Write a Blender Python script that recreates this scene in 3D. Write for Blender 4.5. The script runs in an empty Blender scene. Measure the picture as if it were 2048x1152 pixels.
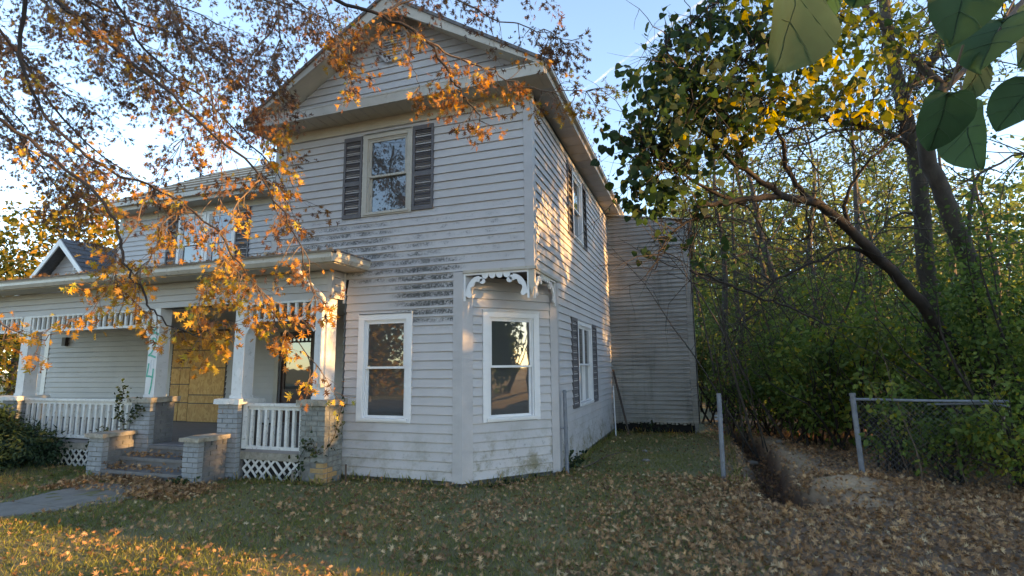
import bpy, math, random
import numpy as np
from mathutils import Vector, Matrix

random.seed(7)
rng = np.random.default_rng(7)
SC = bpy.context.scene
COL = SC.collection

# ------------------------------------------------------------------ camera
CAM = np.array([2.0711, -6.9234, 1.5546])
FPX = 1061.13                      # focal length in pixels of a 2048 px wide picture
YAW, PIT, ROL = -0.331077, 0.146620, -0.010036
FW = np.array([math.sin(YAW)*math.cos(PIT), math.cos(YAW)*math.cos(PIT), math.sin(PIT)])
_r0 = np.array([math.cos(YAW), -math.sin(YAW), 0.0])
_u0 = np.cross(_r0, FW)
RT = _r0*math.cos(ROL) + _u0*math.sin(ROL)
UP = -_r0*math.sin(ROL) + _u0*math.cos(ROL)
cam = bpy.data.cameras.new('camera')
camo = bpy.data.objects.new('camera', cam)
COL.objects.link(camo)
cam.sensor_width = 36.0
cam.lens = FPX/2048*36.0
cam.clip_start = 0.05
cam.clip_end = 9000
M = Matrix.Identity(4)
for i in range(3):
    M[i][0], M[i][1], M[i][2], M[i][3] = RT[i], UP[i], -FW[i], CAM[i]
camo.matrix_world = M
SC.camera = camo

# ------------------------------------------------------------------ world, sun, exposure
SUN_EL, SUN_AZ = math.radians(9.0), math.radians(0.0)     # azimuth measured from +x towards +y
world = bpy.data.worlds.new('World')
SC.world = world
world.use_nodes = True
wn = world.node_tree
wn.nodes.clear()
sky = wn.nodes.new('ShaderNodeTexSky')
sky.sky_type = 'NISHITA'
sky.sun_disc = False
sky.sun_elevation = SUN_EL
sky.sun_rotation = math.pi/2 - SUN_AZ
sky.altitude = 100
sky.air_density = 0.75
sky.dust_density = 0.1
sky.ozone_density = 2.2
bg = wn.nodes.new('ShaderNodeBackground')
bg.inputs['Strength'].default_value = 0.15
wo = wn.nodes.new('ShaderNodeOutputWorld')
wn.links.new(sky.outputs[0], bg.inputs['Color'])
wn.links.new(bg.outputs[0], wo.inputs['Surface'])

sl = bpy.data.lights.new('sun', 'SUN')
sl.energy = 2.8
sl.angle = math.radians(0.5)
sl.color = (1.0, 0.62, 0.25)
so = bpy.data.objects.new('sun', sl)
COL.objects.link(so)
sdir = Vector((math.cos(SUN_EL)*math.cos(SUN_AZ), math.cos(SUN_EL)*math.sin(SUN_AZ), math.sin(SUN_EL)))
so.rotation_euler = sdir.to_track_quat('Z', 'Y').to_euler()
so.location = (60, 0, 12)

vs = SC.view_settings
vs.view_transform = 'Standard'
vs.look = 'None'
vs.exposure = 2.62
vs.use_white_balance = True            # the camera was balanced for open shade
vs.white_balance_temperature = 8600
vs.white_balance_tint = 14
vs.gamma = 1.0
vs.use_curve_mapping = False
SC.cycles.max_bounces = 6
SC.cycles.transparent_max_bounces = 6
SC.cycles.use_denoising = True
SC.cycles.sample_clamp_indirect = 6

# ------------------------------------------------------------------ helpers
def P(u, v, depth):
    """world point seen at picture position (u, v) (2048 x 1152) at this distance along the view axis"""
    return CAM + depth*(FW + RT*((u-1024)/FPX) - UP*((v-576)/FPX))

def project(p):
    d = np.asarray(p) - CAM
    z = d @ FW
    zz = np.where(z > 0.05, z, 0.05)
    return 1024 + FPX*(d @ RT)/zz, 576 - FPX*(d @ UP)/zz, z

WLOC = {}
def tag(o, label=None, cat=None, group=None, kind=None):
    if label: o['label'] = label
    if cat: o['category'] = cat
    if group: o['group'] = group
    if kind: o['kind'] = kind
    return o

def empty(name, loc, label, cat, group=None):
    o = bpy.data.objects.new(name, None)
    COL.objects.link(o)
    o.location = loc
    o.empty_display_size = 0.2
    WLOC[o] = np.array(loc, float)
    return tag(o, label, cat, group)

def link(name, me, parent=None, off=None):
    o = bpy.data.objects.new(name, me)
    COL.objects.link(o)
    if parent is not None:
        o.parent = parent
        WLOC[o] = WLOC[parent]
    else:
        WLOC[o] = np.zeros(3)
    return o

def mesh_np(name, V, starts, totals, loops, mat, rnd=None, smooth=False):
    me = bpy.data.meshes.new(name)
    me.vertices.add(len(V)); me.vertices.foreach_set('co', np.asarray(V, np.float32).ravel())
    me.loops.add(len(loops)); me.loops.foreach_set('vertex_index', np.asarray(loops, np.int32))
    me.polygons.add(len(starts))
    me.polygons.foreach_set('loop_start', np.asarray(starts, np.int32))
    me.polygons.foreach_set('loop_total', np.asarray(totals, np.int32))
    if rnd is not None:
        a = me.attributes.new('rnd', 'FLOAT', 'FACE')
        a.data.foreach_set('value', np.asarray(rnd, np.float32))
    if smooth:
        me.polygons.foreach_set('use_smooth', np.ones(len(starts), bool))
    me.update(calc_edges=True)
    if mat: me.materials.append(mat)
    return me

class MB:
    """collects polygons, links them as ONE mesh object"""
    def __init__(self): self.v = []; self.f = []
    def add(self, vs_, fs):
        b = len(self.v)
        self.v += [tuple(map(float, p)) for p in vs_]
        self.f += [tuple(b+i for i in f) for f in fs]
        return self
    def box(self, x0, x1, y0, y1, z0, z1):
        return self.add([(x0,y0,z0),(x1,y0,z0),(x1,y1,z0),(x0,y1,z0),(x0,y0,z1),(x1,y0,z1),(x1,y1,z1),(x0,y1,z1)],
                        [(0,3,2,1),(4,5,6,7),(0,1,5,4),(1,2,6,5),(2,3,7,6),(3,0,4,7)])
    def fbox(self, fr, s0, s1, z0, z1, n0, n1):
        q = [fr(s, z, n) for n in (n0, n1) for (s, z) in ((s0,z0),(s1,z0),(s1,z1),(s0,z1))]
        return self.add(q, [(0,3,2,1),(4,5,6,7),(0,1,5,4),(1,2,6,5),(2,3,7,6),(3,0,4,7)])
    def ring(self, fr, s0, s1, z0, z1, w, n0, n1, wb=None, wt=None):
        wb = w if wb is None else wb; wt = w if wt is None else wt
        self.fbox(fr, s0, s0+w, z0, z1, n0, n1); self.fbox(fr, s1-w, s1, z0, z1, n0, n1)
        self.fbox(fr, s0+w, s1-w, z0, z0+wb, n0, n1); self.fbox(fr, s0+w, s1-w, z1-wt, z1, n0, n1)
        return self
    def prism(self, fr, poly, n0, n1):
        """2-D polygon (s, z) extruded between two offsets of a wall frame"""
        k = len(poly)
        q = [fr(s, z, n0) for s, z in poly] + [fr(s, z, n1) for s, z in poly]
        fs = [tuple(range(k-1, -1, -1)), tuple(range(k, 2*k))] + [(i, (i+1) % k, k+(i+1) % k, k+i) for i in range(k)]
        return self.add(q, fs)
    def bar(self, a, b, w, h, up=(0,0,1)):
        a = Vector(a); b = Vector(b); t = (b-a).normalized(); up = Vector(up)
        x = t.cross(up)
        if x.length < 1e-4: x = t.cross(Vector((1,0,0)))
        x.normalize(); y = x.cross(t)
        q = []
        for p in (a, b):
            for (i, j) in ((-1,-1),(1,-1),(1,1),(-1,1)):
                q.append(p + x*(i*w/2) + y*(j*h/2))
        return self.add(q, [(0,3,2,1),(4,5,6,7),(0,1,5,4),(1,2,6,5),(2,3,7,6),(3,0,4,7)])
    def tube(self, pts, rad, n=6, cap=True):
        pts = [Vector(p) for p in pts]
        if not hasattr(rad, '__len__'): rad = [rad]*len(pts)
        b = len(self.v); prev = None
        for i, p in enumerate(pts):
            t = (pts[min(i+1, len(pts)-1)] - pts[max(i-1, 0)])
            if t.length < 1e-9: t = Vector((0,0,1))
            t.normalize()
            if prev is None:
                x = t.cross(Vector((0,0,1)))
                if x.length < 0.1: x = t.cross(Vector((1,0,0)))
            else:
                x = prev - t*prev.dot(t)
            x.normalize(); prev = x; y = t.cross(x)
            for k in range(n):
                a = 2*math.pi*k/n
                q = p + (x*math.cos(a) + y*math.sin(a))*rad[i]
                self.v.append((q.x, q.y, q.z))
        for i in range(len(pts)-1):
            for k in range(n):
                k2 = (k+1) % n
                self.f.append((b+i*n+k, b+i*n+k2, b+(i+1)*n+k2, b+(i+1)*n+k))
        if cap:
            self.f.append(tuple(b+k for k in range(n-1, -1, -1)))
            self.f.append(tuple(b+(len(pts)-1)*n+k for k in range(n)))
        return self
    def build(self, name, mat, parent=None, smooth=False, label=None, kind=None):
        off = WLOC[parent] if parent is not None else np.zeros(3)
        me = bpy.data.meshes.new(name)
        V = np.array(self.v, float) - off
        me.from_pydata(V.tolist(), [], self.f)
        if smooth: me.polygons.foreach_set('use_smooth', np.ones(len(self.f), bool))
        me.update()
        if mat: me.materials.append(mat)
        o = link(name, me, parent)
        if label: o['label'] = label
        if kind: o['kind'] = kind
        return o

def frame(O, d):
    O = np.array([O[0], O[1], 0.0]); d = np.array([d[0], d[1], 0.0]); d = d/np.linalg.norm(d)
    n = np.array([d[1], -d[0], 0.0])
    def fr(s, z, nn):
        p = O + d*s + n*nn
        return (p[0], p[1], z)
    fr.O, fr.d, fr.n = O, d, n
    return fr

def spline(pts, rad, per=5):
    pts = [np.array(p, float) for p in pts]
    out, ro = [], []
    m = len(pts)
    for i in range(m-1):
        p0, p1, p2, p3 = pts[max(i-1,0)], pts[i], pts[i+1], pts[min(i+2,m-1)]
        for k in range(per):
            t = k/per
            out.append(0.5*((2*p1)+(-p0+p2)*t+(2*p0-5*p1+4*p2-p3)*t*t+(-p0+3*p1-3*p2+p3)*t**3))
            ro.append(rad[i]*(1-t)+rad[i+1]*t)
    out.append(pts[-1]); ro.append(rad[-1])
    return out, ro

# ------------------------------------------------------------------ materials
def nodes_of(name):
    m = bpy.data.materials.new(name); m.use_nodes = True
    nt = m.node_tree; nt.nodes.clear()
    return m, nt
def N(nt, t, **kw):
    n = nt.nodes.new(t)
    for k, v in kw.items():
        if k in n.inputs: n.inputs[k].default_value = v
        else: setattr(n, k, v)
    return n
LIFT = 1.2
def ramp(nt, fac, stops):
    r = nt.nodes.new('ShaderNodeValToRGB')
    while len(r.color_ramp.elements) < len(stops): r.color_ramp.elements.new(0.5)
    for e, (p, c) in zip(r.color_ramp.elements, stops):
        e.position = p; e.color = (*[min(0.8, q*LIFT) for q in c[:3]], 1)
    nt.links.new(fac, r.inputs['Fac'])
    return r.outputs['Color']
def noise(nt, scale, detail=4, rough=0.6, vec=None, stretch=None):
    if vec is None: vec = N(nt, 'ShaderNodeNewGeometry').outputs['Position']
    if stretch:
        mp = N(nt, 'ShaderNodeMapping'); mp.inputs['Scale'].default_value = stretch
        nt.links.new(vec, mp.inputs['Vector']); vec = mp.outputs[0]
    t = N(nt, 'ShaderNodeTexNoise', Scale=scale, Detail=detail, Roughness=rough)
    nt.links.new(vec, t.inputs['Vector'])
    return t.outputs['Fac']
def mix(nt, fac, a, b, mode='MIX'):
    m = N(nt, 'ShaderNodeMixRGB', blend_type=mode)
    for s, x in (('Fac', fac), ('Color1', a), ('Color2', b)):
        if hasattr(x, 'is_linked') or hasattr(x, 'links'): nt.links.new(x, m.inputs[s])
        elif isinstance(x, (int, float)): m.inputs[s].default_value = x
        else: m.inputs[s].default_value = (*x, 1)
    return m.outputs[0]
def math_(nt, op, a, b=0.0, clamp=False):
    m = N(nt, 'ShaderNodeMath', operation=op); m.use_clamp = clamp
    for i, x in enumerate((a, b)):
        if hasattr(x, 'links'): nt.links.new(x, m.inputs[i])
        else: m.inputs[i].default_value = x
    return m.outputs[0]
def smooth(nt, x, lo, hi):
    m = N(nt, 'ShaderNodeMapRange', interpolation_type='SMOOTHSTEP')
    nt.links.new(x, m.inputs['Value'])
    m.inputs['From Min'].default_value = lo; m.inputs['From Max'].default_value = hi
    return m.outputs[0]
def out(nt, col, rough=0.6, bump=None, bstr=0.3, bdist=0.01, spec=0.4):
    b = N(nt, 'ShaderNodeBsdfPrincipled')
    if hasattr(col, 'links'): nt.links.new(col, b.inputs['Base Color'])
    else: b.inputs['Base Color'].default_value = (*col, 1)
    if hasattr(rough, 'links'): nt.links.new(rough, b.inputs['Roughness'])
    else: b.inputs['Roughness'].default_value = rough
    b.inputs['Specular IOR Level'].default_value = spec
    if bump is not None:
        bp = N(nt, 'ShaderNodeBump', Strength=bstr, Distance=bdist)
        nt.links.new(bump, bp.inputs['Height']); nt.links.new(bp.outputs[0], b.inputs['Normal'])
    o = N(nt, 'ShaderNodeOutputMaterial')
    nt.links.new(b.outputs[0], o.inputs['Surface'])
    return b

def plain(name, a, b, scale=6, rough=0.6, bstr=0.2, stretch=None, fine=60, grime=None):
    m, nt = nodes_of(name)
    n1 = noise(nt, scale, 5, 0.65, stretch=stretch)
    c = ramp(nt, n1, [(0.3, a), (0.7, b)])
    n2 = noise(nt, fine, 3, 0.6, stretch=stretch)
    if grime:
        g = smooth(nt, noise(nt, scale*2.3, 6, 0.75, stretch=stretch), 0.55, 0.72)
        c = mix(nt, g, c, grime)
    out(nt, c, rough, n2, bstr, 0.006)
    return m

def siding_mat(name, a, b, mildew=None, algae=0.0, streak=0.0):
    m, nt = nodes_of(name)
    geo = N(nt, 'ShaderNodeNewGeometry')
    pos = geo.outputs['Position']
    sep = N(nt, 'ShaderNodeSeparateXYZ'); nt.links.new(pos, sep.inputs[0])
    c = ramp(nt, noise(nt, 1.3, 5, 0.6), [(0.3, a), (0.7, b)])
    # per board tint
    oi = N(nt, 'ShaderNodeObjectInfo')
    c = mix(nt, math_(nt, 'MULTIPLY', oi.outputs['Random'], 0.10), c, (0.25, 0.25, 0.24))
    if streak:
        s = smooth(nt, noise(nt, 3, 5, 0.7, stretch=(1.6, 1.6, 0.28)), 0.48, 0.78)
        c = mix(nt, math_(nt, 'MULTIPLY', s, streak*.75), c, (0.10, 0.095, 0.085))
        hs = smooth(nt, noise(nt, 4, 4, 0.6, stretch=(0.22, 0.22, 14)), 0.42, 0.72)
        c = mix(nt, math_(nt, 'MULTIPLY', hs, streak*0.9), c, (0.09, 0.085, 0.075))
    if algae:
        low = smooth(nt, sep.outputs['Z'], 0.95, 0.0)
        g = math_(nt, 'MULTIPLY', low, smooth(nt, noise(nt, 3.2, 6, 0.75), 0.44, 0.66))
        c = mix(nt, math_(nt, 'MULTIPLY', g, algae), c, (0.17, 0.15, 0.085))
        g2 = math_(nt, 'MULTIPLY', low, smooth(nt, noise(nt, 11, 6, 0.8), 0.56, 0.68))
        c = mix(nt, math_(nt, 'MULTIPLY', g2, algae*0.8), c, (0.07, 0.065, 0.05))
    for (x0, x1, z0, z1, th, amt) in (mildew or []):
        mx = math_(nt, 'MULTIPLY', smooth(nt, sep.outputs['X'], x0-0.35, x0+0.25), smooth(nt, sep.outputs['X'], x1+0.25, x1-0.1))
        mz = math_(nt, 'MULTIPLY', smooth(nt, sep.outputs['Z'], z0-0.2, z0+0.2), smooth(nt, sep.outputs['Z'], z1+0.2, z1-0.2))
        # smudges sit in the upper half of each course
        fr_ = math_(nt, 'FRACT', math_(nt, 'DIVIDE', sep.outputs['Z'], 0.127))
        band = math_(nt, 'MULTIPLY', smooth(nt, fr_, 0.15, 0.45), smooth(nt, fr_, 0.98, 0.7))
        k = smooth(nt, noise(nt, 7, 8, 0.85, stretch=(0.6, 1, 1.1)), th, th+0.26)
        k = math_(nt, 'MULTIPLY', math_(nt, 'MULTIPLY', k, band), math_(nt, 'MULTIPLY', mx, mz))
        sp = smooth(nt, noise(nt, 45, 5, 0.9), 0.40, 0.58)
        k = math_(nt, 'MULTIPLY', k, math_(nt, 'MULTIPLY', sp, amt), True)
        c = mix(nt, k, c, (0.045, 0.045, 0.04))
    out(nt, c, 0.55, noise(nt, 140, 3, 0.6, stretch=(0.15, 0.15, 1)), 0.12, 0.003, 0.35)
    return m

def leaf_mat(name, stops, trans=0.45, rough=0.55, spec=0.2):
    m, nt = nodes_of(name)
    at = N(nt, 'ShaderNodeAttribute', attribute_name='rnd')
    c = ramp(nt, at.outputs['Fac'], stops)
    c = mix(nt, math_(nt, 'MULTIPLY', noise(nt, 25, 3), 0.5), c, (0.02, 0.02, 0.01))
    b = N(nt, 'ShaderNodeBsdfPrincipled', Roughness=rough)
    b.inputs['Specular IOR Level'].default_value = spec
    nt.links.new(c, b.inputs['Base Color'])
    t = N(nt, 'ShaderNodeBsdfTranslucent')
    hs = N(nt, 'ShaderNodeHueSaturation', Saturation=1.15, Value=1.3)
    nt.links.new(c, hs.inputs['Color']); nt.links.new(hs.outputs[0], t.inputs['Color'])
    mx = N(nt, 'ShaderNodeMixShader', Fac=trans)
    nt.links.new(b.outputs[0], mx.inputs[1]); nt.links.new(t.outputs[0], mx.inputs[2])
    o = N(nt, 'ShaderNodeOutputMaterial'); nt.links.new(mx.outputs[0], o.inputs['Surface'])
    return m

MILDEW = [(-2.0, -1.2, 2.25, 3.1, 0.34, 3.2), (-2.9, -1.5, 2.8, 3.4, 0.40, 2.2), (-4.2, -2.4, 3.1, 3.8, 0.34, 1.6), (-4.4, -0.2, 3.1, 3.9, 0.48, 1.6)]
M_SIDE_F = siding_mat('siding_front', (0.355, 0.335, 0.335), (0.415, 0.395, 0.395), MILDEW, algae=0.55)
M_SIDE = siding_mat('siding_plain', (0.365, 0.35, 0.352), (0.42, 0.405, 0.408), algae=0.95)
M_SIDE_P = siding_mat('siding_porch', (0.34, 0.33, 0.33), (0.40, 0.39, 0.385))
M_SIDE_A = siding_mat('siding_weathered', (0.20, 0.188, 0.172), (0.285, 0.27, 0.25), algae=0.4, streak=0.85)
M_CORE = plain('wall_core', (0.02, 0.02, 0.02), (0.03, 0.03, 0.03))
M_TRIM = plain('trim_grey', (0.325, 0.31, 0.312), (0.38, 0.365, 0.368), 4, 0.5, 0.08)
M_WHITE = plain('white_vinyl', (0.55, 0.545, 0.55), (0.61, 0.605, 0.605), 5, 0.4, 0.05)
M_CREAM = plain('trim_beige', (0.32, 0.29, 0.25), (0.39, 0.355, 0.31), 4, 0.5, 0.08, grime=(0.30, 0.26, 0.21))
M_SOFFIT = plain('soffit_tan', (0.36, 0.32, 0.265), (0.43, 0.385, 0.32), 4, 0.6, 0.1)
M_SOFFIT_G = plain('soffit_grey', (0.30, 0.29, 0.285), (0.36, 0.345, 0.34), 4, 0.6, 0.1)
M_PAINT = plain('peeling_white_paint', (0.46, 0.455, 0.44), (0.58, 0.57, 0.55), 9, 0.6, 0.25, grime=(0.17, 0.15, 0.12))
M_PAINT2 = plain('post_paint', (0.48, 0.485, 0.49), (0.56, 0.56, 0.56), 5, 0.55, 0.12, grime=(0.42, 0.42, 0.40))
M_POSTSIDE = M_PAINT2
M_SHUT = plain('shutter_vinyl', (0.075, 0.068, 0.072), (0.10, 0.092, 0.097), 8, 0.55, 0.08)
M_ROOF = plain('asphalt_shingle', (0.07, 0.068, 0.07), (0.13, 0.125, 0.13), 18, 0.9, 0.5, fine=160)
M_ROOF_B = plain('brown_shingle', (0.12, 0.09, 0.07), (0.20, 0.16, 0.12), 14, 0.9, 0.5, fine=160)
M_GUT = plain('gutter_metal', (0.36, 0.33, 0.29), (0.45, 0.42, 0.37), 5, 0.45, 0.08, grime=(0.17, 0.13, 0.09))
M_BRICK = plain('painted_brick', (0.175, 0.19, 0.205), (0.25, 0.265, 0.28), 6, 0.7, 0.4, grime=(0.10, 0.10, 0.09))
M_BRICK_D = plain('painted_brick_dirty', (0.10, 0.105, 0.095), (0.235, 0.24, 0.225), 9, 0.75, 0.5, grime=(0.07, 0.07, 0.055))
M_BRICK_G = plain('dark_grey_side_brick', (0.10, 0.10, 0.105), (0.155, 0.15, 0.15), 5, 0.75, 0.4, grime=(0.06, 0.07, 0.045))
M_BRICK_T = plain('bare_tan_brick', (0.26, 0.16, 0.075), (0.36, 0.24, 0.12), 12, 0.85, 0.5, grime=(0.12, 0.09, 0.05))
M_MORTAR = plain('mortar', (0.10, 0.10, 0.095), (0.19, 0.19, 0.18), 20, 0.9, 0.5)
M_CONC = plain('old_concrete', (0.135, 0.115, 0.095), (0.205, 0.18, 0.155), 4, 0.85, 0.4, grime=(0.13, 0.12, 0.10))
M_STEP = plain('step_stone', (0.105, 0.10, 0.10), (0.17, 0.16, 0.155), 5, 0.8, 0.4, grime=(0.07, 0.075, 0.05))
M_CAP = plain('mossy_cap', (0.17, 0.15, 0.12), (0.34, 0.31, 0.26), 9, 0.85, 0.6, grime=(0.075, 0.07, 0.045))
M_FLOOR = plain('porch_floor', (0.16, 0.145, 0.145), (0.22, 0.20, 0.195), 3, 0.7, 0.15, stretch=(1, 6, 1))
M_DARKW = plain('dark_wood', (0.05, 0.04, 0.035), (0.08, 0.065, 0.055), 8, 0.7, 0.2)
M_RUST = plain('brown_door_paint', (0.045, 0.018, 0.014), (0.065, 0.028, 0.02), 5, 0.45, 0.1)
M_WIRE = plain('weathered_wire', (0.06, 0.065, 0.07), (0.10, 0.105, 0.11), 9, 0.6, 0.1)
M_METAL = plain('galvanized_steel', (0.11, 0.12, 0.14), (0.17, 0.185, 0.21), 9, 0.5, 0.15, grime=(0.09, 0.09, 0.09))
M_ROD = plain('rusty_dark_rod', (0.035, 0.025, 0.022), (0.06, 0.04, 0.03), 9, 0.7, 0.2)
M_GREENP = plain('green_spray_paint', (0.01, 0.25, 0.18), (0.03, 0.33, 0.25), 20, 0.5, 0.05)
M_STENCIL = plain('faint_stencil', (0.42, 0.45, 0.47), (0.50, 0.52, 0.54), 30, 0.6, 0.05)
M_VOID = plain('painted_hollow_shade', (0.006, 0.006, 0.006), (0.012, 0.011, 0.01), 5, 0.9, 0.1)  # near-black painted in for the shade in hollows and behind slats
M_BARK = plain('grey_brown_bark', (0.034, 0.027, 0.023), (0.072, 0.060, 0.050), 9, 0.9, 0.9, stretch=(1, 1, 0.35), fine=40, grime=(0.03, 0.04, 0.02))
M_BARK_D = plain('dark_bark', (0.016, 0.012, 0.010), (0.034, 0.026, 0.022), 9, 0.9, 0.9, stretch=(1, 1, 0.35), fine=40)
M_TWIG = plain('oak_twig', (0.06, 0.04, 0.03), (0.13, 0.09, 0.06), 20, 0.8, 0.3)
M_DRY = plain('dry_stick', (0.22, 0.17, 0.11), (0.32, 0.25, 0.17), 15, 0.85, 0.3)

def glass_mat():
    m, nt = nodes_of('window_glass')
    d = N(nt, 'ShaderNodeBsdfDiffuse'); d.inputs['Color'].default_value = (0.06, 0.062, 0.062, 1)
    g = N(nt, 'ShaderNodeBsdfGlossy', Roughness=0.02); g.inputs['Color'].default_value = (0.9, 0.93, 0.95, 1)
    bp = N(nt, 'ShaderNodeBump', Strength=0.05, Distance=0.02)
    nt.links.new(noise(nt, 2.2, 2, 0.4), bp.inputs['Height']); nt.links.new(bp.outputs[0], g.inputs['Normal'])
    fz = N(nt, 'ShaderNodeFresnel', IOR=1.5)
    f = math_(nt, 'ADD', math_(nt, 'MULTIPLY', fz.outputs[0], 1.4), 0.08, True)
    mx = N(nt, 'ShaderNodeMixShader'); nt.links.new(f, mx.inputs[0])
    nt.links.new(d.outputs[0], mx.inputs[1]); nt.links.new(g.outputs[0], mx.inputs[2])
    o = N(nt, 'ShaderNodeOutputMaterial'); nt.links.new(mx.outputs[0], o.inputs['Surface'])
    return m
M_GLASS = glass_mat()

def osb_mat():
    m, nt = nodes_of('osb_board')
    v = N(nt, 'ShaderNodeTexVoronoi', Scale=26.0)
    mp = N(nt, 'ShaderNodeMapping'); mp.inputs['Scale'].default_value = (1, 1, 0.55)
    geo = N(nt, 'ShaderNodeNewGeometry'); nt.links.new(geo.outputs['Position'], mp.inputs['Vector'])
    wv = N(nt, 'ShaderNodeTexNoise', Scale=6.0, Detail=2); nt.links.new(mp.outputs[0], wv.inputs['Vector'])
    ad = mix(nt, 0.12, mp.outputs[0], wv.outputs['Color'], 'ADD')
    nt.links.new(ad, v.inputs['Vector'])
    sp = N(nt, 'ShaderNodeSeparateColor'); nt.links.new(v.outputs['Color'], sp.inputs[0])
    c = ramp(nt, sp.outputs[0], [(0.0, (0.48, 0.235, 0.075)), (0.5, (0.60, 0.32, 0.105)), (1.0, (0.66, 0.39, 0.14))])
    oi = N(nt, 'ShaderNodeObjectInfo')
    c = mix(nt, math_(nt, 'MULTIPLY', oi.outputs['Random'], 0.3), c, (0.26, 0.15, 0.06))
    out(nt, c, 0.75, v.outputs['Distance'], 0.2, 0.003)
    return m
M_OSB = osb_mat()

def ground_mat():
    m, nt = nodes_of('ground_soil')
    geo = N(nt, 'ShaderNodeNewGeometry'); sep = N(nt, 'ShaderNodeSeparateXYZ'); nt.links.new(geo.outputs['Position'], sep.inputs[0])
    lawn = ramp(nt, noise(nt, 5, 6, 0.7), [(0.3, (0.13, 0.125, 0.062)), (0.55, (0.18, 0.16, 0.085)), (0.75, (0.25, 0.185, 0.11))])
    dirt = ramp(nt, noise(nt, 6, 7, 0.75), [(0.3, (0.13, 0.092, 0.066)), (0.55, (0.20, 0.14, 0.10)), (0.75, (0.28, 0.205, 0.145))])
    k = math_(nt, 'ADD', sep.outputs['X'], math_(nt, 'MULTIPLY', noise(nt, 1.2, 4), 1.4))
    c = mix(nt, smooth(nt, k, 2.6, 3.5), lawn, dirt)
    a = N(nt, 'ShaderNodeAttribute', attribute_name='pale')
    pal = ramp(nt, noise(nt, 14, 6, 0.7), [(0.3, (0.30, 0.21, 0.13)), (0.7, (0.47, 0.345, 0.235))])
    c = mix(nt, a.outputs['Fac'], c, pal)
    wt = N(nt, 'ShaderNodeAttribute', attribute_name='wet')
    c = mix(nt, wt.outputs['Fac'], c, (0.085, 0.052, 0.037))
    out(nt, c, 0.95, noise(nt, 35, 6, 0.75), 0.8, 0.03, 0.2)
    return m
M_GROUND = ground_mat()

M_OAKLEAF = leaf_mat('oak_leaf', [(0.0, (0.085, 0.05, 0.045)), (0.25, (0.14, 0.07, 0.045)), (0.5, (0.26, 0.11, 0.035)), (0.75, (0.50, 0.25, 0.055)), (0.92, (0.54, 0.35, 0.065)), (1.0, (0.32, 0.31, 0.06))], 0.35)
M_FALLEN = leaf_mat('fallen_leaf', [(0.0, (0.14, 0.078, 0.046)), (0.3, (0.34, 0.18, 0.09)), (0.6, (0.52, 0.29, 0.145)), (0.85, (0.58, 0.36, 0.19)), (1.0, (0.62, 0.48, 0.29))], 0.15, 0.7)
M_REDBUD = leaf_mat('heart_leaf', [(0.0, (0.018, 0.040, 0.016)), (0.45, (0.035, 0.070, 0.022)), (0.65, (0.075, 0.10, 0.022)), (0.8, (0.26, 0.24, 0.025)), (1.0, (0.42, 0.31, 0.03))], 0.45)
M_NEARLEAF = leaf_mat('near_heart_leaf', [(0.0, (0.028, 0.068, 0.032)), (1.0, (0.050, 0.100, 0.042))], 0.36, 0.75)
M_GREEN = leaf_mat('thicket_leaf', [(0.0, (0.045, 0.085, 0.026)), (0.5, (0.10, 0.165, 0.042)), (0.85, (0.18, 0.235, 0.055)), (1.0, (0.28, 0.25, 0.04))], 0.45)
M_WOODS = leaf_mat('woodland_leaf', [(0.0, (0.07, 0.105, 0.036)), (0.5, (0.115, 0.16, 0.055)), (0.8, (0.16, 0.20, 0.065)), (1.0, (0.34, 0.29, 0.07))], 0.5)
M_GOLD = leaf_mat('golden_leaf', [(0.0, (0.035, 0.055, 0.015)), (0.4, (0.085, 0.095, 0.022)), (0.7, (0.26, 0.19, 0.03)), (1.0, (0.42, 0.23, 0.04))], 0.5)
M_YEW = leaf_mat('evergreen_needles', [(0.0, (0.010, 0.030, 0.017)), (1.0, (0.028, 0.060, 0.028))], 0.15)
M_IVY = leaf_mat('ivy_leaf', [(0.0, (0.012, 0.026, 0.012)), (1.0, (0.035, 0.06, 0.022))], 0.2)
M_GRASS = leaf_mat('grass_blade', [(0.0, (0.155, 0.20, 0.06)), (0.5, (0.33, 0.34, 0.095)), (0.8, (0.50, 0.40, 0.16)), (1.0, (0.58, 0.46, 0.23))], 0.45)

# ------------------------------------------------------------------ leaf scattering
def tmpl(outline, fold=0.0):
    o = np.array(outline, float)
    z = np.abs(o[:, 0])*fold + 0.06*np.sin(o[:, 1]*5)
    return np.column_stack([o, z])
_h = [(0.012,0),(0.05,0.20),(0.27,0.17),(0.08,0.33),(0.42,0.44),(0.40,0.49),(0.09,0.50),(0.33,0.76),(0.28,0.80),(0.07,0.68),(0.0,1.0)]
def curl(T, bend, roll):
    T = T.copy(); T[:, 2] += bend*T[:, 1]**2 + roll*T[:, 0]*T[:, 1]; T[:, 0] *= 1-0.25*abs(bend); return T
_o = [(x, y) for x, y in _h] + [(-x, y) for x, y in _h[-2::-1]]
T_OAK = [curl(tmpl(_o, 0.15), 0.05, 0.1), curl(tmpl(_o, 0.55), 0.35, -0.5), curl(tmpl(_o, -0.5), -0.45, 0.6), curl(tmpl(_o, 0.9), -0.15, 0.9)]
_h = [(0.0,0.10),(0.22,0.0),(0.46,0.10),(0.52,0.36),(0.36,0.66),(0.12,0.88),(0.0,1.0)]
T_HEART = tmpl([(x, y) for x, y in _h] + [(-x, y) for x, y in _h[-2:0:-1]], 0.22)
T_OVAL = tmpl([(0,0),(0.25,0.25),(0.27,0.55),(0,1),(-0.27,0.55),(-0.25,0.25)], 0.2)
T_DIAM = tmpl([(0,0),(0.32,0.5),(0,1),(-0.32,0.5)], 0.25)
T_BLADE = np.array([(-0.03,0,0),(0.03,0,0),(0.018,0.62,0.08),(0.0,1.0,0.26),(-0.018,0.62,0.08)], float)
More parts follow.
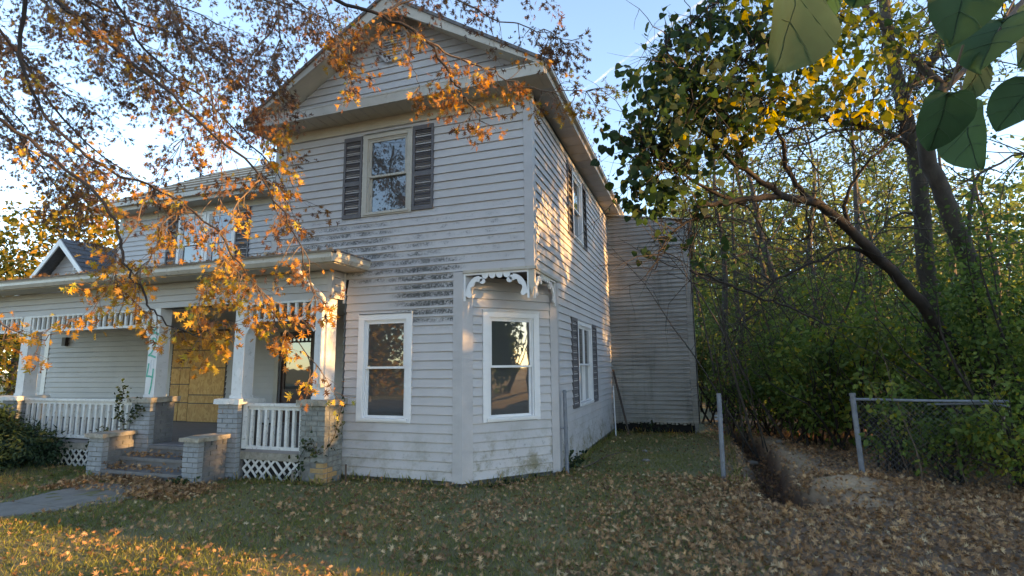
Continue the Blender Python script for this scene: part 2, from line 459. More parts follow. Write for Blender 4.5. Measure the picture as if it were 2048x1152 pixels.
T_NEEDLE = tmpl([(-0.17,0.1),(0.0,0),(0.17,0.1),(0.0,1)], 0.2)

def unit(a): return a/np.maximum(np.linalg.norm(a, axis=-1, keepdims=True), 1e-9)
def frames(tip):
    tip = unit(tip); r = rng.normal(size=tip.shape)
    x = unit(np.cross(tip, r)); n = np.cross(x, tip)
    return np.stack([x, tip, n], axis=-1)
def flat_frames(n, tilt):
    a = rng.uniform(0, 2*np.pi, n)
    tip = np.column_stack([np.cos(a), np.sin(a), rng.normal(0, tilt, n)]); tip = unit(tip)
    nz = np.column_stack([rng.normal(0, tilt, n), rng.normal(0, tilt, n), np.ones(n)])
    x = unit(np.cross(tip, nz)); m = np.cross(x, tip)
    return np.stack([x, tip, m], axis=-1)
def scatter(name, T, pos, R, size, rnd, mat, parent=None, kind='stuff', label=None):
    pos = np.asarray(pos, float); n = len(pos)
    TT = np.array(T) if isinstance(T, list) else np.array([T]); k = TT.shape[1]
    T = TT[rng.integers(0, len(TT), n)]
    off = WLOC[parent] if parent is not None else 0.0
    size = np.broadcast_to(np.asarray(size, float), (n,))
    V = np.einsum('nij,nkj->nki', R, T)*size[:, None, None] + (pos-off)[:, None, :]
    me = mesh_np(name, V.reshape(-1, 3), np.arange(n)*k, np.full(n, k), np.arange(n*k), mat, rnd)
    o = link(name, me, parent)
    if kind: o['kind'] = kind
    if label: o['label'] = label
    return o
def leaves(parent, T, pos, R, size, rnd, mat, single=0, name='leaf', rest='foliage'):
    """the leaves that show largest are parts of their own, the rest one mesh"""
    pos = np.asarray(pos, float); n = len(pos)
    size = np.broadcast_to(np.asarray(size, float), (n,)).copy()
    sel = np.zeros(n, bool)
    if single:
        u, v, z = project(pos)
        big = np.where((z > 0.2) & (u > 0) & (u < 2048) & (v > 0) & (v < 1152), size/np.maximum(z, 0.2), 0)
        idx = np.argsort(-big)[:single]; idx = idx[big[idx] > 0]
        sel[idx] = True
        TT = T if isinstance(T, list) else [T]
        bins = [[mesh_np(name, t, [0], [len(t)], np.arange(len(t)), mat, [(b+0.5)/8]) for b in range(8)] for t in TT]
        off = WLOC[parent]
        for i in idx:
            o = bpy.data.objects.new(name, bins[i % len(TT)][min(7, int(rnd[i]*8))])
            COL.objects.link(o); o.parent = parent
            m = np.eye(4); m[:3, :3] = R[i]*size[i]; m[:3, 3] = pos[i]-off
            o.matrix_basis = Matrix(m.tolist())
            WLOC[o] = WLOC[parent]
    k = ~sel
    if k.any(): scatter(rest, T, pos[k], R[k], size[k], np.asarray(rnd)[k], mat, parent)

# ------------------------------------------------------------------ ground
def gz(x, y):
    x = np.asarray(x, float); y = np.asarray(y, float)
    z = -0.085 + 0.012*np.sin(1.7*x+0.6*y) + 0.010*np.sin(2.9*y-1.1*x)
    t = np.clip((-y-1.0)/1.6, 0, 1); z = z - 0.08*t*t*(3-2*t)
    cx = np.interp(y, [-0.5, 0.6, 1.2, 3, 5, 8, 30], [3.35, 3.10, 2.95, 3.05, 3.05, 2.75, 2.7])
    dep = np.interp(y, [0.1, 0.8, 2, 6, 9], [0, 0.36, 0.42, 0.32, 0])
    wd = 0.27 + 0.05*np.sin(4*y) + 0.03*np.sin(11*y)
    z = z - dep*np.exp(-((x-cx)/wd)**6)
    for (mx, my, sx, sy, h) in ((3.75, 1.15, 0.45, 0.45, 0.17), (4.3, 1.35, 0.5, 0.35, 0.10), (3.55, 3.2, 0.45, 1.2, 0.10), (3.5, 0.55, 0.4, 0.3, 0.05), (3.45, 5.6, 0.4, 1.0, 0.08)):
        z = z + h*np.exp(-((x-mx)/sx)**2-((y-my)/sy)**2)
    z = z + 0.05*np.clip((x-4.6)/2, 0, 1)
    return z
def pale(x, y):
    p = np.zeros_like(x)
    for (mx, my, sx, sy, h) in ((3.75, 1.10, 0.45, 0.38, 1.0), (3.5, 3.4, 0.28, 1.3, 0.8), (3.85, 0.45, 0.3, 0.18, 0.8), (3.4, 5.8, 0.3, 1.2, 0.6), (3.0, -2.2, 0.6, 0.5, 0.15)):
        p = p + h*np.exp(-((x-mx)/sx)**2-((y-my)/sy)**2)
    return np.clip(p, 0, 1)
gx = np.concatenate([np.linspace(-900, -40, 16), np.linspace(-34, -9, 14), np.arange(-8.5, 9.01, 0.075), np.linspace(11, 34, 10), np.linspace(45, 900, 16)])
gy = np.concatenate([np.linspace(-900, -30, 16), np.linspace(-26, -6, 12), np.arange(-5.5, 10.01, 0.075), np.linspace(12, 34, 12), np.linspace(45, 900, 16)])
XX, YY = np.meshgrid(gx, gy)
ZZ = gz(XX, YY)
near_ = (np.abs(XX) < 8.6) & (YY > -5.6) & (YY < 10.1)
ZZ = ZZ + near_*rng.normal(0, 0.007, XX.shape)
nx, ny = len(gx), len(gy)
ii = (np.arange(ny-1)[:, None]*nx + np.arange(nx-1)[None, :]).ravel()
lp = np.column_stack([ii, ii+1, ii+nx+1, ii+nx]).ravel()
gme = mesh_np('ground', np.column_stack([XX.ravel(), YY.ravel(), ZZ.ravel()]), np.arange(len(ii))*4, np.full(len(ii), 4), lp, M_GROUND, smooth=True)
pa = gme.attributes.new('pale', 'FLOAT', 'POINT'); pa.data.foreach_set('value', pale(XX, YY).ravel().astype(np.float32))
def wet(x, y):
    cx = np.interp(y, [-0.5, 0.6, 1.2, 3, 5, 8, 30], [3.35, 3.10, 2.95, 3.05, 3.05, 2.75, 2.7])
    return np.interp(y, [0.3, 0.8, 7, 9], [0, 1, 1, 0])*np.exp(-((x-cx)/0.27)**6)
wa_ = gme.attributes.new('wet', 'FLOAT', 'POINT'); wa_.data.foreach_set('value', wet(XX, YY).ravel().astype(np.float32))
ground = link('ground', gme); ground['kind'] = 'structure'

# street behind the camera (seen in the window panes)
m, nt = nodes_of('street_asphalt')
out(nt, ramp(nt, noise(nt, 3, 6), [(0.3, (0.045, 0.045, 0.047)), (0.7, (0.065, 0.064, 0.064))]), 0.9, noise(nt, 90, 3), 0.4, 0.01)
st = MB().box(-120, 120, -17, -10.5, -0.20, -0.06).build('street', m); st['kind'] = 'structure'

# concrete walk to the steps
def slab(poly, z0=0.018):
    b = MB(); k = len(poly)
    top = [(x, y, float(gz(x, y))+z0) for x, y in poly]; bot = [(x, y, float(gz(x, y))-0.06) for x, y in poly]
    b.add(top+bot, [tuple(range(k))] + [(i, i+k, (i+1) % k+k, (i+1) % k) for i in range(k)])
    return b
walk = slab([(-6.45,-1.25),(-4.98,-1.25),(-5.02,-1.75),(-5.35,-2.20),(-6.52,-2.2)]).build('walkway', M_CONC); walk['kind'] = 'structure'
slab([(-6.52,-2.213),(-5.36,-2.213),(-5.85,-2.65),(-6.25,-3.6),(-7.1,-3.6)]).build('walkway_slab', M_CONC, walk)
slab([(-7.11,-3.613),(-6.26,-3.613),(-6.6,-10.4),(-7.5,-10.4)]).build('walkway_slab', M_CONC, walk)

# ================================================================== HOUSE
C_ = 0.127
house = empty('farmhouse', (-2.3, 3.2, -0.085), 'grey two-storey clapboard farmhouse with a front gable, cut-away corner bay and railed porch', 'house')
F = frame((0, 0), (1, 0)); S = frame((0, 0), (0, 1))
BAY = frame((-1.06, 0), (1.06, 1.2)); BL = 1.6011
B = frame((0, 2.5), (1, 0)); A = frame((0, 6.8), (1, 0)); LW = frame((0, 2.9), (1, 0))
YS = 6.8

def boards(wall, fr, z0, z1, lim, mat, openings=(), c=C_, zref=0.0, proud=0.027):
    k0 = math.floor((z0-zref)/c + 1e-6); k1 = math.ceil((z1-zref)/c - 1e-6)
    for k in range(k0, k1):
        a, b = max(z0, zref+k*c), min(z1, zref+(k+1)*c)
        if b-a < 0.012: continue
        (l0, r0), (l1, r1) = lim(a), lim(b)
        if r0-l0 < 0.02: continue
        if r1 < l1: l1 = r1 = (l1+r1)/2
        segs = [(l0, r0, l1, r1)]
        for (s0, s1, oz0, oz1) in openings:
            if min(b, oz1)-max(a, oz0) > 0.5*(b-a):
                ns = []
                for (p0, q0, p1, q1) in segs:
                    if s1 <= p0 or s0 >= q0: ns.append((p0, q0, p1, q1)); continue
                    if s0 > p0: ns.append((p0, s0, p1, s0))
                    if s1 < q0: ns.append((s1, q0, s1, q1))
                segs = ns
        j = random.uniform(-0.0012, 0.0012)
        for (p0, q0, p1, q1) in segs:
            if q0-p0 < 0.01: continue
            mb = MB()
            j1, j2 = random.uniform(-0.0018, 0.0018), random.uniform(-0.0018, 0.0018)
            nb = proud + j; zm = a+(b-a)*0.86
            mb.add([fr(p0, a+j1, nb), fr(q0, a+j2, nb), fr(q0+(q1-q0)*.86, zm, 0.009), fr(p0+(p1-p0)*.86, zm, 0.009),
                    fr(q1, b, 0.0035), fr(p1, b, 0.0035), fr(p0, a+j1, -0.004), fr(q0, a+j2, -0.004)],
                   [(0,1,2,3),(3,2,4,5),(6,7,1,0)])
            mb.build('siding_board', mat, wall)

def core(fr, poly, n=-0.075, th=0.06):
    return MB().prism(fr, poly, n-th, n).build('wall', M_CORE, house)

def window(fr, s0, s1, z0, z1, trim=0.10, depth=0.035, mull=False, mat=None, sill=True, rail=None):
    mat = mat or M_WHITE
    w = MB()
    w.ring(fr, s0, s1, z0, z1, trim, -0.004, depth, wb=trim*0.35, wt=trim)
    w.ring(fr, s0-0.004, s1+0.004, z1-0.02, z1+0.006, 0.02, 0.0, depth+0.008)
    if sill: w.fbox(fr, s0+trim*0.6, s1-trim*0.6, z0+0.02, z0+0.055, -0.02, depth+0.018)
    i0, i1, j0, j1 = s0+trim, s1-trim, z0+trim*0.35, z1-trim
    w.ring(fr, i0, i1, j0, j1, 0.022, -0.068, 0.012)
    win = w.build('window', mat, house)
    i0 += 0.022; i1 -= 0.022; j0 += 0.022; j1 -= 0.022
    zr = rail if rail else (j0+j1)/2
    def sash(a, b, y0, y1, n0, n1, nm):
        s = MB().ring(fr, a, b, y0, y1, 0.034, n0, n1)
        s.build('sash', mat, win)
        MB().fbox(fr, a+0.03, b-0.03, y0+0.03, y1-0.03, (n0+n1)/2-0.004, (n0+n1)/2).build('glass_pane', M_GLASS, win)
    cols = [(i0, i1)] if not mull else [(i0, (i0+i1)/2-0.02), ((i0+i1)/2+0.02, i1)]
    if mull: MB().fbox(fr, (i0+i1)/2-0.02, (i0+i1)/2+0.02, j0, j1, -0.06, 0.006).build('mullion', mat, win)
    for (a, b) in cols:
        sash(a, b, zr-0.018, j1, -0.026, 0.002, 'upper')
        sash(a, b, j0, zr+0.018, -0.060, -0.030, 'lower')
    return win

def shutter(fr, s0, s1, z0, z1):
    zm = z0+(z1-z0)*0.42
    b = MB().ring(fr, s0, s1, z0, z1, 0.038, 0.006, 0.040, wb=0.06, wt=0.07)
    b.fbox(fr, s0+0.038, s1-0.038, zm-0.035, zm+0.035, 0.006, 0.039)
    b.fbox(fr, s0+0.02, s1-0.02, z0+0.03, z1-0.03, 0.004, 0.010)
    o = b.build('shutter', M_SHUT, house)
    l = MB()
    for (a, c) in ((z0+0.06, zm-0.035), (zm+0.035, z1-0.07)):
        n = int((c-a)/0.030)
        for i in range(n):
            z = a+(c-a)*(i+0.5)/n; h = (c-a)/n
            l.add([fr(s0+0.036, z-h*0.5, 0.034), fr(s1-0.036, z-h*0.5, 0.034), fr(s1-0.036, z+h*0.45, 0.014), fr(s0+0.036, z+h*0.45, 0.014),
                   fr(s0+0.036, z-h*0.5, 0.026), fr(s1-0.036, z-h*0.5, 0.026)], [(0,1,2,3),(4,5,1,0)])
    l.build('louver', M_SHUT, o, kind='stuff')

# ---- wing front wall (upper storey over the porch, lower storey to the porch corner)
GS = 0.637; AX, AZ = -2.20, 7.26              # gable slope, apex
ZT = 5.52                                       # soffit height
wf_up = core(F, [(-4.53, 3.0), (0, 2.915), (0, ZT), (-4.53, ZT)])
op_up = [(-2.75, -1.96, 3.93, 5.22)]
def lim_up(z): return (-4.43, -0.10)
boards(wf_up, F, 23*C_, ZT-0.17, lim_up, M_SIDE_F, op_up)
boards(wf_up, F, 22*C_, 23*C_, lambda z: (-3.0, -1.19), M_SIDE_F)
wf_lo = core(F, [(-3.05, -0.02), (-1.06, -0.02), (-1.06, 2.915), (-3.05, 2.915)])
boards(wf_lo, F, 0.0, 22*C_, lambda z: (-3.02, -1.19), M_SIDE_F, [(-2.72, -1.91, 0.79, 2.31)])
# left flank of the lower wing, inside the porch, and the upper flank above the porch roof
LF = frame((-3.05, 2.5), (0, -1))
wfl = core(LF, [(0, 0.3), (2.5, 0.3), (2.5, 2.66), (0, 2.66)]); boards(wfl, LF, 0.38, 2.66, lambda z: (0, 2.5), M_SIDE_P)
UF = frame((-4.53, 2.5), (0, -1))
ufl = core(UF, [(0, 3.0), (2.5, 3.0), (2.5, ZT), (0, ZT)]); boards(ufl, UF, 3.05, ZT, lambda z: (0, 2.45), M_SIDE)
# gable field
wg = core(F, [(-4.6, ZT+0.02), (0.07, ZT+0.02), (AX, AZ-0.25)])
def lim_g(z):
    h = max(0.0, (AZ-0.005-z)/GS); return (AX-h, AX+h)
boards(wg, F, ZT+0.10, AZ-0.05, lambda z: (max(-4.53, lim_g(z)[0]), min(0.0, lim_g(z)[1])), M_SIDE, [(-2.46, -2.06, 6.52, 6.95)], zref=0.02)
# octagonal louvred gable vent
oc = [(-0.28,0.14),(-0.28,-0.13),(-0.145,-0.29),(0.145,-0.29),(0.28,-0.13),(0.28,0.14),(0.145,0.30),(-0.145,0.30)]
vm = MB(); vz = 6.72; AXR = AX; AX = -2.26
for i in range(8):
    a, b = oc[i], oc[(i+1) % 8]
    vm.prism(F, [(AX+a[0], vz+a[1]), (AX+b[0], vz+b[1]), (AX+b[0]*0.72, vz+b[1]*0.76), (AX+a[0]*0.72, vz+a[1]*0.76)], 0.0, 0.075)
vent = vm.build('gable_vent', M_TRIM, house)
MB().prism(F, [(AX+x*0.75, vz+y*0.78) for x, y in oc], 0.0, 0.02).build('vent_back', M_VOID, vent)  # near-black sheet painted for the shade between the slats
for i in range(9):
    z = vz-0.20+i*0.048; hw = 0.20 if abs(z-vz) < 0.11 else 0.20-0.5*(abs(z-vz)-0.11)
    MB().add([F(AX-hw, z-0.030, 0.066), F(AX+hw, z-0.030, 0.066), F(AX+hw, z+0.022, 0.040), F(AX-hw, z+0.022, 0.040),
              F(AX-hw, z-0.030, 0.050), F(AX+hw, z-0.030, 0.050)], [(0,1,2,3),(4,5,1,0)]).build('vent_slat', M_TRIM, vent)

AX = AXR
# ---- side wall
ws = core(S, [(1.2, -0.02), (YS, -0.02), (YS, ZT), (0.0, ZT), (0.0, 2.915), (1.2, 2.915)])
op_s = [(2.62, 3.44, 3.95, 5.24), (2.78, 4.02, 0.84, 2.36)]
boards(ws, S, 23*C_, ZT-0.06, lambda z: (0.10, YS-0.03), M_SIDE, op_s)
boards(ws, S, 0.0, 23*C_, lambda z: (1.30, YS-0.03), M_SIDE, op_s)
# ---- cut-away bay
wb_ = core(BAY, [(0, -0.02), (BL, -0.02), (BL, 2.9), (0, 2.9)])
boards(wb_, BAY, 0.0, 2.86, lambda z: (0.15, BL-0.12), M_SIDE, [(0.36, 1.22, 0.79, 2.31)])
# ---- porch back wall and main block
wp = core(B, [(-14.3, 0.3), (-3.05, 0.3), (-3.05, 2.7), (-14.3, 2.7)])
boards(wp, B, 0.40, 2.66, lambda z: (-14.2, -3.07), M_SIDE_P, [(-9.7, -8.05, 0.3, 2.42), (-6.55, -5.62, 0.3, 2.42)])
wm = core(B, [(-11.93, 2.7), (-4.45, 2.7), (-4.45, 5.6), (-11.93, 5.6)])
boards(wm, B, 3.4, 5.55, lambda z: (-11.83, -4.54), M_SIDE, [(-9.80, -8.12, 3.9, 5.30)])
ML = frame((-11.93, 8.0), (0, -1))
wml = core(ML, [(0, 2.7), (5.5, 2.7), (5.5, 5.6), (0, 5.6)]); boards(wml, ML, 3.3, 5.55, lambda z: (0, 5.4), M_SIDE)
# ---- low left wing with the small gable
wl = core(LW, [(-16.2, -0.05), (-12.5, -0.05), (-12.5, 3.4), (-14.36, 5.1), (-16.2, 3.4)])
boards(wl, LW, 0.2, 3.4, lambda z: (-16.1, -12.6), M_SIDE)
boards(wl, LW, 3.4, 4.95, lambda z: (max(-16.2, -14.36-(5.05-z)/0.93), min(-12.5, -14.36+(5.05-z)/0.93)), M_SIDE)
# ---- rear addition
wa = core(A, [(0.0, 0.16), (2.06, 0.16), (2.06, 5.17), (0.0, 5.48)])
def lim_a(z):
    return (0.03, 1.90 if z < 5.16 else max(0.05, 1.90*(5.47-z)/0.31))
boards(wa, A, 0.17, 5.44, lim_a, M_SIDE_A, c=0.107, zref=0.17, proud=0.032)
AS = frame((2.04, 6.8), (0, 1))
was = core(AS, [(0, 0.16), (3.2, 0.16), (3.2, 5.1), (0, 5.1)]); boards(was, AS, 0.17, 5.1, lambda z: (0.1, 3.2), M_SIDE_A, c=0.107, zref=0.17)

# ---- corner boards and bands
def corner(mb, mat=M_TRIM): return mb.build('corner_board', mat, house)
corner(MB().fbox(F, -0.105, 0.028, 2.90, ZT, 0.0, 0.028).fbox(S, 0.0, 0.105, 2.90, ZT, 0.0, 0.027))
corner(MB().fbox(F, -4.555, -4.43, 3.25, ZT, 0.0, 0.028))
corner(MB().fbox(F, -1.195, -1.045, -0.025, 2.912, 0.0, 0.030).fbox(BAY, -0.012, 0.15, -0.025, 2.884, 0.0, 0.029))
corner(MB().fbox(BAY, BL-0.125, BL+0.010, -0.03, 2.884, 0.0, 0.030).fbox(S, 1.185, 1.31, -0.03, 2.86, 0.0, 0.029))
corner(MB().fbox(S, YS-0.045, YS-0.003, 0.0, ZT, 0.0, 0.03), M_SIDE_A)
corner(MB().fbox(A, 1.90, 2.062, 0.16, 5.16, 0.0, 0.03).fbox(AS, -0.03, 0.10, 0.16, 5.16, 0.0, 0.03), M_SIDE_A)
corner(MB().fbox(A, 0.003, 0.05, 0.16, 5.44, 0.0, 0.028), M_SIDE_A)
corner(MB().fbox(B, -14.36, -14.2, 0.30, 2.66, 0.0, 0.03), M_WHITE)
corner(MB().fbox(B, -11.96, -11.83, 2.9, 5.5, 0.0, 0.03))
corner(MB().fbox(B, -4.64, -4.535, 3.3, 5.5, 0.0, 0.03))
# overhang of the upper storey over the bay: soffit, moulding, wall band
MB().prism(lambda s, z, n: (s, z, n), [(-1.06, 0.0), (0.0, 0.0), (0.0, 1.2)], 2.885, 2.905).build('bay_soffit', M_DARKW, house)
MB().fbox(F, -1.04, 0.045, 2.885, 2.925, -0.02, 0.045).fbox(S, -0.02, 1.32, 2.885, 2.924, -0.02, 0.045).build('bay_moulding', M_CREAM, house)

# ---- gingerbread brackets of the bay
def gingerbread(fr, s0, s1, th0, th1, zt=2.883, full=True):
    b = MB(); L = s1-s0
    b.fbox(fr, s0, s1, zt-0.030, zt, th0, th1)
    n = max(3, int(L*0.42/0.085)); a = s0+L*0.28; w = L*0.44/n
    for i in range(n):
        c = a+w*(i+0.5)
        b.prism(fr, [(c-w*0.47, zt-0.03)] + [(c-w*0.47*math.cos(t), zt-0.03-0.062*math.sin(t)) for t in np.linspace(0.2, math.pi-0.2, 7)] + [(c+w*0.47, zt-0.03)], th0+0.002, th1-0.002)
    for sg, e in ((1, s0), (-1, s1)):
        cx, cz = e+sg*0.255*min(1, L/1.05), zt-0.33
        rx = 0.225*min(1, L/1.05); pts_o, pts_i = [], []
        for t in np.linspace(0.0, math.pi/2, 9):
            wob = 0.018*math.sin(t*9)
            pts_o.append((cx-sg*(rx+0.0)*math.cos(t), cz+0.285*math.sin(t)))
            pts_i.append((cx-sg*(rx-0.070-wob)*math.cos(t), cz+(0.285-0.080-wob)*math.sin(t)))
        for i in range(8):
            q = [pts_o[i], pts_o[i+1], pts_i[i+1], pts_i[i]]
            b.prism(fr, q if sg < 0 else q[::-1], th0+0.003, th1-0.003)
        # curled ends
        for (px, pz, r) in ((cx+sg*0.05, cz+0.205, 0.045), (cx+sg*0.015, cz+0.235, 0.04), (cx-sg*(rx-0.06), cz+0.01, 0.042)):
            b.prism(fr, [(px+r*math.cos(t), pz+r*math.sin(t)*0.9) for t in np.linspace(0, 2*math.pi, 9)[:-1]], th0, th1)
        b.fbox(fr, *((e, e+0.03) if sg > 0 else (e-0.03, e)), zt-0.40, zt-0.03, th0, th1)
    return b.build('gingerbread_bracket', M_WHITE, house)
gingerbread(F, -1.04, -0.05, -0.012, 0.018)
gingerbread(S, 0.05, 1.16, -0.012, 0.018)
MB().prism(F, [(-0.055, 2.883), (-0.055, 2.66), (-0.02, 2.57), (-0.008, 2.50), (0.004, 2.57), (0.028, 2.66), (0.028, 2.883)], -0.03, 0.028).build('corner_pendant', M_CREAM, house)

# ---- windows and shutters
window(F, -2.78, -1.855, 0.765, 2.365, rail=1.556)
window(F, -2.800, -1.908, 3.90, 5.265, trim=0.085, mat=M_CREAM)
window(BAY, 0.31, 1.27, 0.77, 2.375, rail=1.556)
window(S, 2.575, 3.49, 3.92, 5.275, trim=0.085)
window(S, 2.70, 4.09, 0.81, 2.40, trim=0.09, mull=True)
window(B, -9.88, -8.98, 3.85, 5.36, trim=0.085)
window(B, -8.96, -8.05, 3.85, 5.36, trim=0.085)
for fr, a, b, z0, z1 in ((F, -3.160, -2.812, 3.895, 5.25), (F, -1.897, -1.54, 3.915, 5.265), (S, 2.18, 2.565, 3.91, 5.29), (S, 3.50, 3.89, 3.92, 5.27),
                         (S, 2.22, 2.69, 0.82, 2.41), (S, 4.10, 4.62, 0.81, 2.41), (B, -10.24, -9.89, 3.85, 5.34), (B, -8.04, -7.62, 3.85, 5.34)):
    shutter(fr, a, b, z0, z1)

# ---- cornice, soffits, fascias, roof of the wing
EX0, EX1, EY = -4.80, 0.33, -0.42
MB().box(EX0, EX1, EY+0.02, 0.0, ZT-0.004, ZT+0.012).build('front_soffit', M_SOFFIT, house)
sv = MB()
for i in range(26):
    x = EX0+0.1+i*0.205; sv.box(x, x+0.012, EY+0.02, -0.02, ZT-0.010, ZT-0.004)
sv.build('soffit_groove', M_CREAM, house, kind='stuff')
MB().fbox(F, -4.52, 0.0, ZT-0.175, ZT-0.004, 0.0, 0.022).build('frieze_board', M_SOFFIT, house)
MB().box(EX0, EX1, EY-0.02, EY+0.02, ZT-0.02, ZT+0.125).build('cornice_fascia', M_CREAM, house)
MB().box(EX0-0.01, EX1+0.01, EY-0.026, -0.001, ZT+0.125, ZT+0.150).build('cornice_cap', M_CREAM, house)
MB().box(0.0, EX1-0.02, 0.0, 7.4, ZT+0.01, ZT+0.024).build('side_soffit', M_SOFFIT_G, house)
sg = MB()
for i in range(18):
    y = 0.2+i*0.39; sg.box(0.02, EX1-0.03, y, y+0.01, ZT+0.004, ZT+0.010)
sg.build('soffit_seam', M_CREAM, house, kind='stuff')
MB().box(EX1-0.02, EX1+0.02, EY+0.02, 7.4, ZT-0.01, ZT+0.135).build('side_fascia', M_CREAM, house)
MB().box(EX0-0.02, EX0+0.02, EY+0.02, 2.3, ZT-0.01, ZT+0.135).box(EX0+0.02, -4.55, 0.0, 2.3, ZT, ZT+0.012).build('left_fascia', M_SOFFIT, house)
AZT = ZT+0.15+GS*(EX1-AX)
for sgn in (-1, 1):
    e = EX0-0.02 if sgn < 0 else EX1+0.02
    ze = ZT+0.13
    dx = (AX-e); dz = AZT-ze
    L = math.hypot(dx, dz); nx_, nz_ = -dz/L*(1 if dx > 0 else -1), abs(dx)/L
    t = 0.17
    # rake board
    rb = MB().prism(F, [(e, ze), (AX, AZT), (AX, AZT-t/nz_), (e+(t*0.55 if sgn < 0 else -t*0.55), ze-0.0)], 0.40, 0.44)
    rb.build('rake_board', M_CREAM, house)
    # rake soffit
    q0 = (e, ze-0.035); q1 = (AX, AZT-0.035)
    MB().add([F(*q0, 0.40), F(*q1, 0.40), F(*q1, 0.0), F(*q0, 0.0)], [(0,1,2,3)]).build('rake_soffit', M_SOFFIT, house)
    # roof slab
    MB().prism(F, [(e-(0.05*-sgn if sgn > 0 else 0.05)*1, ze-0.03+0.0), (AX, AZT+0.0), (AX, AZT+0.055), (e+sgn*0.06, ze+0.015)], -9.2, 0.47).build('roof_slope', M_ROOF, house)
# gutter edge debris strip on the right eave
MB().box(EX1+0.02, EX1+0.075, EY, 7.4, ZT+0.085, ZT+0.15).build('eave_edge', M_GUT, house)

# ---- main block eave and roof with its courses of shingles
MB().box(-12.3, -4.4, 2.10, 2.5, 5.52, 5.535).build('main_soffit', M_SOFFIT, house)
MB().box(-12.3, -4.4, 2.06, 2.10, 5.50, 5.62).build('main_fascia', M_CREAM, house)
MB().fbox(B, -11.9, -4.55, 5.36, 5.52, 0.0, 0.022).build('main_frieze', M_SOFFIT, house)
MB().box(-12.35, -4.4, 1.97, 2.058, 5.60, 5.70).build('main_gutter', M_GUT, house)
MS = 0.62
roofm = MB().add([(-12.4, 2.0, 5.62), (-4.4, 2.0, 5.62), (-3.4, 5.6, 5.62+3.6*MS), (-12.4, 5.6, 5.62+3.6*MS), (-12.4, 9.2, 5.62), (-3.4, 9.2, 5.62)], [(0,1,2,3),(3,2,5,4)]).build('main_roof', M_ROOF_B, house)
for i in range(20):
    y = 2.0+i*0.18; z = 5.66+i*0.18*MS
    MB().add([(-12.42, y, z-0.01), (-4.2, y, z-0.01), (-4.2, y, z+0.035), (-12.42, y, z+0.035), (-4.2, y+0.19, z+0.125), (-12.42, y+0.19, z+0.125)],
             [(0,1,2,3),(3,2,4,5)]).build('shingle_course', M_ROOF_B if i % 3 else M_GUT, roofm)
# small gable roof on the left wing, courses on the visible slope
gx0, gzt, gs = -14.36, 5.19, 0.93
for sgn in (-1, 1):
    rl = MB().prism(LW, [(gx0, gzt), (gx0+sgn*2.1, gzt-2.1*gs), (gx0+sgn*2.1, gzt-2.1*gs-0.07), (gx0, gzt-0.08)], -4.5, 0.35).build('left_wing_roof', M_ROOF, house)
    MB().prism(LW, [(gx0, gzt-0.03), (gx0+sgn*2.1, gzt-2.1*gs-0.03), (gx0+sgn*2.1-sgn*0.1, gzt-2.1*gs-0.06), (gx0, gzt-0.21)], 0.35, 0.385).build('left_rake_board', M_WHITE, house)
    if sgn > 0:
        for i in range(13):
            d0, d1 = 0.02+i*0.155, 0.02+(i+1)*0.155+0.01
            MB().add([LW(gx0+d0, gzt-d0*gs+0.004, 0.37), LW(gx0+d1, gzt-d1*gs+0.034, 0.37), LW(gx0+d1, gzt-d1*gs+0.034, -4.4), LW(gx0+d0, gzt-d0*gs+0.004, -4.4),
                      LW(gx0+d1, gzt-d1*gs, 0.37), LW(gx0+d1, gzt-d1*gs, -4.4)], [(0,1,2,3),(1,4,5,2)]).build('shingle_course', M_ROOF, rl)
av = MB().prism(LW, [(-13.98+0.26*math.cos(t), 4.32+0.32*math.sin(t)) for t in np.linspace(0, math.pi, 9)], 0.0, 0.05).build('arched_vent', M_WHITE, house)
for i in range(4):
    MB().fbox(LW, -13.98-0.2+i*0.03, -13.98+0.2-i*0.03, 4.35+i*0.065, 4.375+i*0.065, 0.05, 0.06).build('vent_slat', M_DARKW, av)

# ---- roof edge and eave of the addition
MB().prism(A, [(-0.02, 5.475), (2.16, 5.155), (2.16, 5.185), (-0.02, 5.505)], -3.4, 0.06).build('addition_roof', M_GUT, house)
MB().box(2.065, 2.14, 6.74, 10.0, 4.76, 5.14).build('addition_eave_box', M_DARKW, house)
MB().box(0.02, 2.03, 6.84, 6.9, -0.2, 0.165).build('crawl_space_shade', M_VOID, house)  # dark block standing for the shade under the addition
tb = MB()
for i in range(22):
    x = 0.06+i*0.09; tb.box(x, x+0.05+random.uniform(0,.03), 6.79, 6.83, 0.13+random.uniform(-.02,.02), 0.168)
tb.build('skirt_tooth', M_SIDE_A, house, kind='stuff')
MB().box(1.94, 2.03, 6.78, 6.88, -0.15, 0.16).build('corner_pier', M_MORTAR, house)
# dark foundation under the siding
MB().box(-3.05, -1.02, 0.035, 0.2, -0.3, -0.01).fbox(BAY, 0.0, BL, -0.3, -0.012, -0.2, -0.035).fbox(S, 1.2, YS, -0.3, -0.01, -0.2, -0.035).build('foundation', M_MORTAR, house)
MB().box(-14.3, -3.06, -0.28, 2.4, 0.02, 0.20).build('under_porch_shade', M_VOID, house)  # dark block standing for the shade under the porch floor

# ================================================================== PORCH (part of the house)
PF = frame((0, -0.32), (1, 0))       # plane of posts and beam
MB().box(-14.3, -3.06, -0.36, 2.5, 0.31, 0.355).build('porch_floor', M_FLOOR, house)
MB().box(-14.3, -6.70, -0.352, -0.31, 0.20, 0.308).box(-4.62, -3.45, -0.352, -0.31, 0.20, 0.308).build('porch_rim', M_CAP, house)
MB().box(-14.3, -3.06, -0.24, 2.5, 2.66, 2.70).build('porch_ceiling', M_SOFFIT, house)
